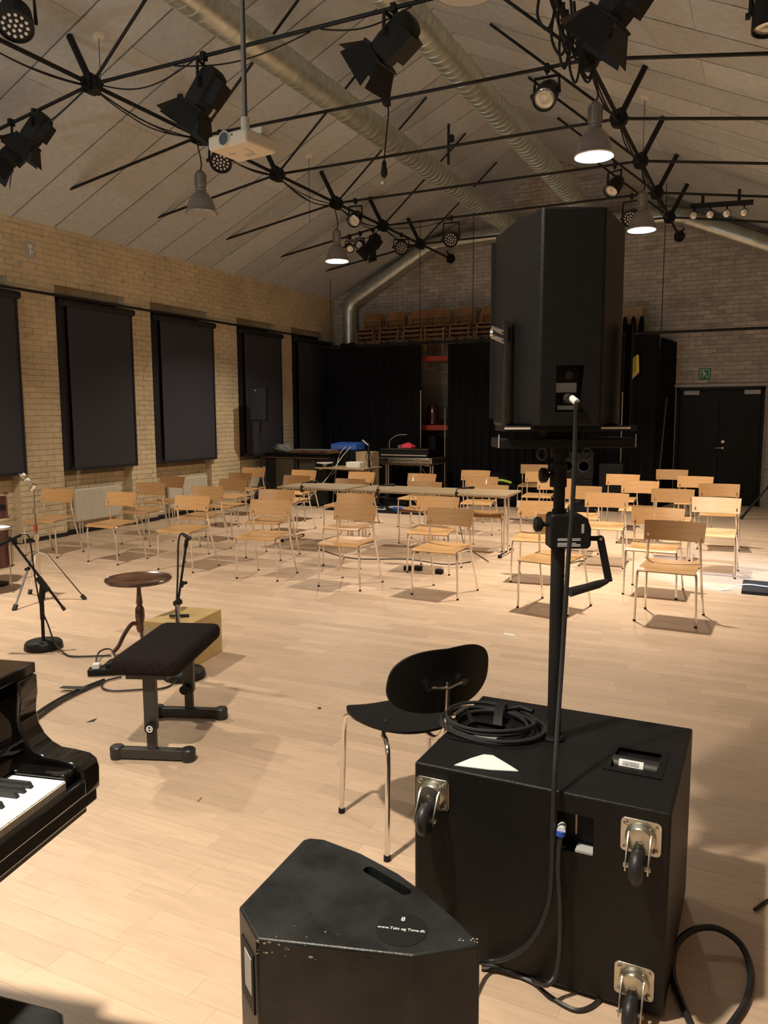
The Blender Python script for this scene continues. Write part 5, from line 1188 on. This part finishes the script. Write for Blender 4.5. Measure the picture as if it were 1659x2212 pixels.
# ================================================================== STAGE MONITOR
ZM = .48
OUT = [(516, 1958), (655, 1813), (670, 1809), (700, 1812), (780, 1842), (860, 1885), (930, 1936), (990, 1988), (1036, 2034), (1036, 2042), (892, 2065), (554, 2028)]
P = [PZ(*q, ZM) for q in OUT]; cx = sum(p.x for p in P)/len(P); cy = sum(p.y for p in P)/len(P)
t = thing('stage_monitor', 'scuffed black stage monitor standing on end in the foreground', 'loudspeaker', (cx, cy, 0))
pl = [(p.x-cx, p.y-cy) for p in P]
a0, a1 = PZ(797, 1879, ZM), PZ(876, 1926, ZM); ax_ = V((a0.x-cx, a0.y-cy)); bx_ = V((a1.x-cx, a1.y-cy)); dr_ = (bx_-ax_).normalized(); nr_ = V((-dr_.y, dr_.x)); rr_ = .0145
slot = []
for k in range(7): q = pi/2+k*pi/6; slot.append(tuple(ax_+dr_*rr_*cos(q)+nr_*rr_*sin(q)))
for k in range(7): q = -pi/2+k*pi/6; slot.append(tuple(bx_+dr_*rr_*cos(q)+nr_*rr_*sin(q)))
b = MB(); b.plate(pl, [(slot, .09)], lambda u, v, d: V((u, v, ZM-d))); n = len(pl)
b.add([(*p, 0.008) for p in pl]+[(*p, ZM) for p in pl], [tuple(range(n))]+[(i, (i+1) % n, (i+1) % n+n, i+n) for i in range(n)])
b.obj('cabinet', 'scuff', t, bevel=.008, fix=True, ang=28, outer=[(*p, q_) for p in pl for q_ in (.008, ZM)])
for k in (0, 4, 8): MB().cyl((pl[k][0]*.8, pl[k][1]*.8, 0), (pl[k][0]*.8, pl[k][1]*.8, .01), .015, n=10).obj('rubber_foot', 'rubber', t)
lc = PZ(868, 2008, ZM); lx, ly = lc.x-cx, lc.y-cy
lbl = MB().lathe([(.0585, 0), (.0585, .001), (0, .001)], 40, Matrix.Translation((lx, ly, ZM))).obj('round_label', 'black', t)
def text(s, size, loc, rz, parent, m_, name='lettering', ext=.0003, rx=0):
    c = bpy.data.curves.new(name, 'FONT'); c.body = s; c.size = size; c.align_x = 'CENTER'; c.align_y = 'CENTER'; c.extrude = ext
    o = bpy.data.objects.new(name, c); COL.objects.link(o); dg = bpy.context.evaluated_depsgraph_get(); dg.update()
    me = bpy.data.meshes.new_from_object(o.evaluated_get(dg)); COL.objects.unlink(o); bpy.data.objects.remove(o)
    me.materials.clear(); me.materials.append(M[m_]); o = bpy.data.objects.new(name, me); COL.objects.link(o); o.parent = parent; o.location = loc; o.rotation_euler = (rx, 0, rz); return o
q0, q1 = PZ(822, 2003, ZM), PZ(912, 2013, ZM); ra = atan2(q1.y-q0.y, q1.x-q0.x)
tx0 = (q0+q1)/2
text('www.Takt og Tone.dk', .0118, (tx0.x-cx, tx0.y-cy, ZM+.0013), ra, t, 'paper')
q2 = PZ(871, 1987, ZM); text('8', .020, (q2.x-cx, q2.y-cy, ZM+.0013), ra, t, 'paper')
# left-side socket plate of the monitor
eA, eB = V(pl[0]), V(pl[-1]); dA = (eB-eA).normalized(); nA = V((dA.y, -dA.x)); 
if nA.dot(V((eA.x, eA.y))) < 0: nA = -nA
mxs = Matrix(((dA.x, nA.x, 0, (eA.x+eB.x)/2), (dA.y, nA.y, 0, (eA.y+eB.y)/2), (0, 0, 1, 0), (0, 0, 0, 1)))
w2_ = (eB-eA).length
MB().box(-w2_*.33, w2_*.33, -.002, .003, .28, .425, mx=mxs).obj('socket_plate', 'black', t, smooth=False); MB().box(-w2_*.12, w2_*.25, .003, .0045, .32, .41, mx=mxs).obj('grey_label', 'ivorytag', t, smooth=False)
# chipped spots
ch = MB(); rr = random.Random(3)
for k in range(40):
    if k < 22: p = PZ(560+rr.random()*110, 2031+rr.random()*4, ZM); z_ = ZM-.003-rr.random()**2*.035+.012*sin(k*2.3)*.5; off = -.0015
    else: continue
    e0, e1 = V(pl[-1]), V(pl[-2]); u_ = rr.random()**2.2*.45; c_ = e0+(e1-e0)*u_; d_ = (e1-e0).normalized(); nn_ = V((d_.y, -d_.x)); 
    if nn_.dot(c_) < 0: nn_ = -nn_
    r_ = .0006+.0030*rr.random()**2
    mm = Matrix(((d_.x, 0, nn_.x, c_.x), (d_.y, 0, nn_.y, c_.y), (0, 1, 0, z_), (0, 0, 0, 1)))
    ch.prism([(r_*(1+.5*rr.random())*cos(a*pi/3)*1.5, r_*(.6+.6*rr.random())*sin(a*pi/3)) for a in range(6)], .0, .0006, mm)
for k in range(16):
    q = PZ(1036-rr.random()**1.5*45, 2036-rr.random()*10-0*k, ZM) if k < 10 else PZ(560+rr.random()*400, 1990+rr.random()*40, ZM)
    x_, y_ = q.x-cx, q.y-cy; r_ = .0008+.0016*rr.random(); ch.prism([(x_+r_*cos(a*pi/3), y_+r_*sin(a*pi/3)) for a in range(6)], ZM-.0001, ZM+.0006)
ch.obj('paint_chips', 'chip', t, smooth=False)['kind'] = 'stuff'
for (px, py) in ((669, 1972), (711, 2001)):
    q = PZ(px, py, ZM); MB().cyl((q.x-cx, q.y-cy, ZM-.001), (q.x-cx, q.y-cy, ZM+.0005), .004, n=12).obj('screw_hole', 'black', t)
# second monitor at the bottom left corner
z_ = .42; P = [PZ(-60, 2128, z_), PZ(10, 2148, z_), PZ(120, 2176, z_), PZ(137, 2186, z_), PZ(139, 2215, z_), PZ(120, 2330, z_), PZ(-80, 2330, z_)]
cx = sum(p.x for p in P)/len(P); cy = sum(p.y for p in P)/len(P)
t = thing('stage_monitor', 'worn black stage monitor corner at the bottom left of the photo', 'loudspeaker', (cx, cy, 0))
MB().prism([(p.x-cx, p.y-cy) for p in P], .0, z_).obj('cabinet', 'scuff', t, bevel=.01, fix=True)
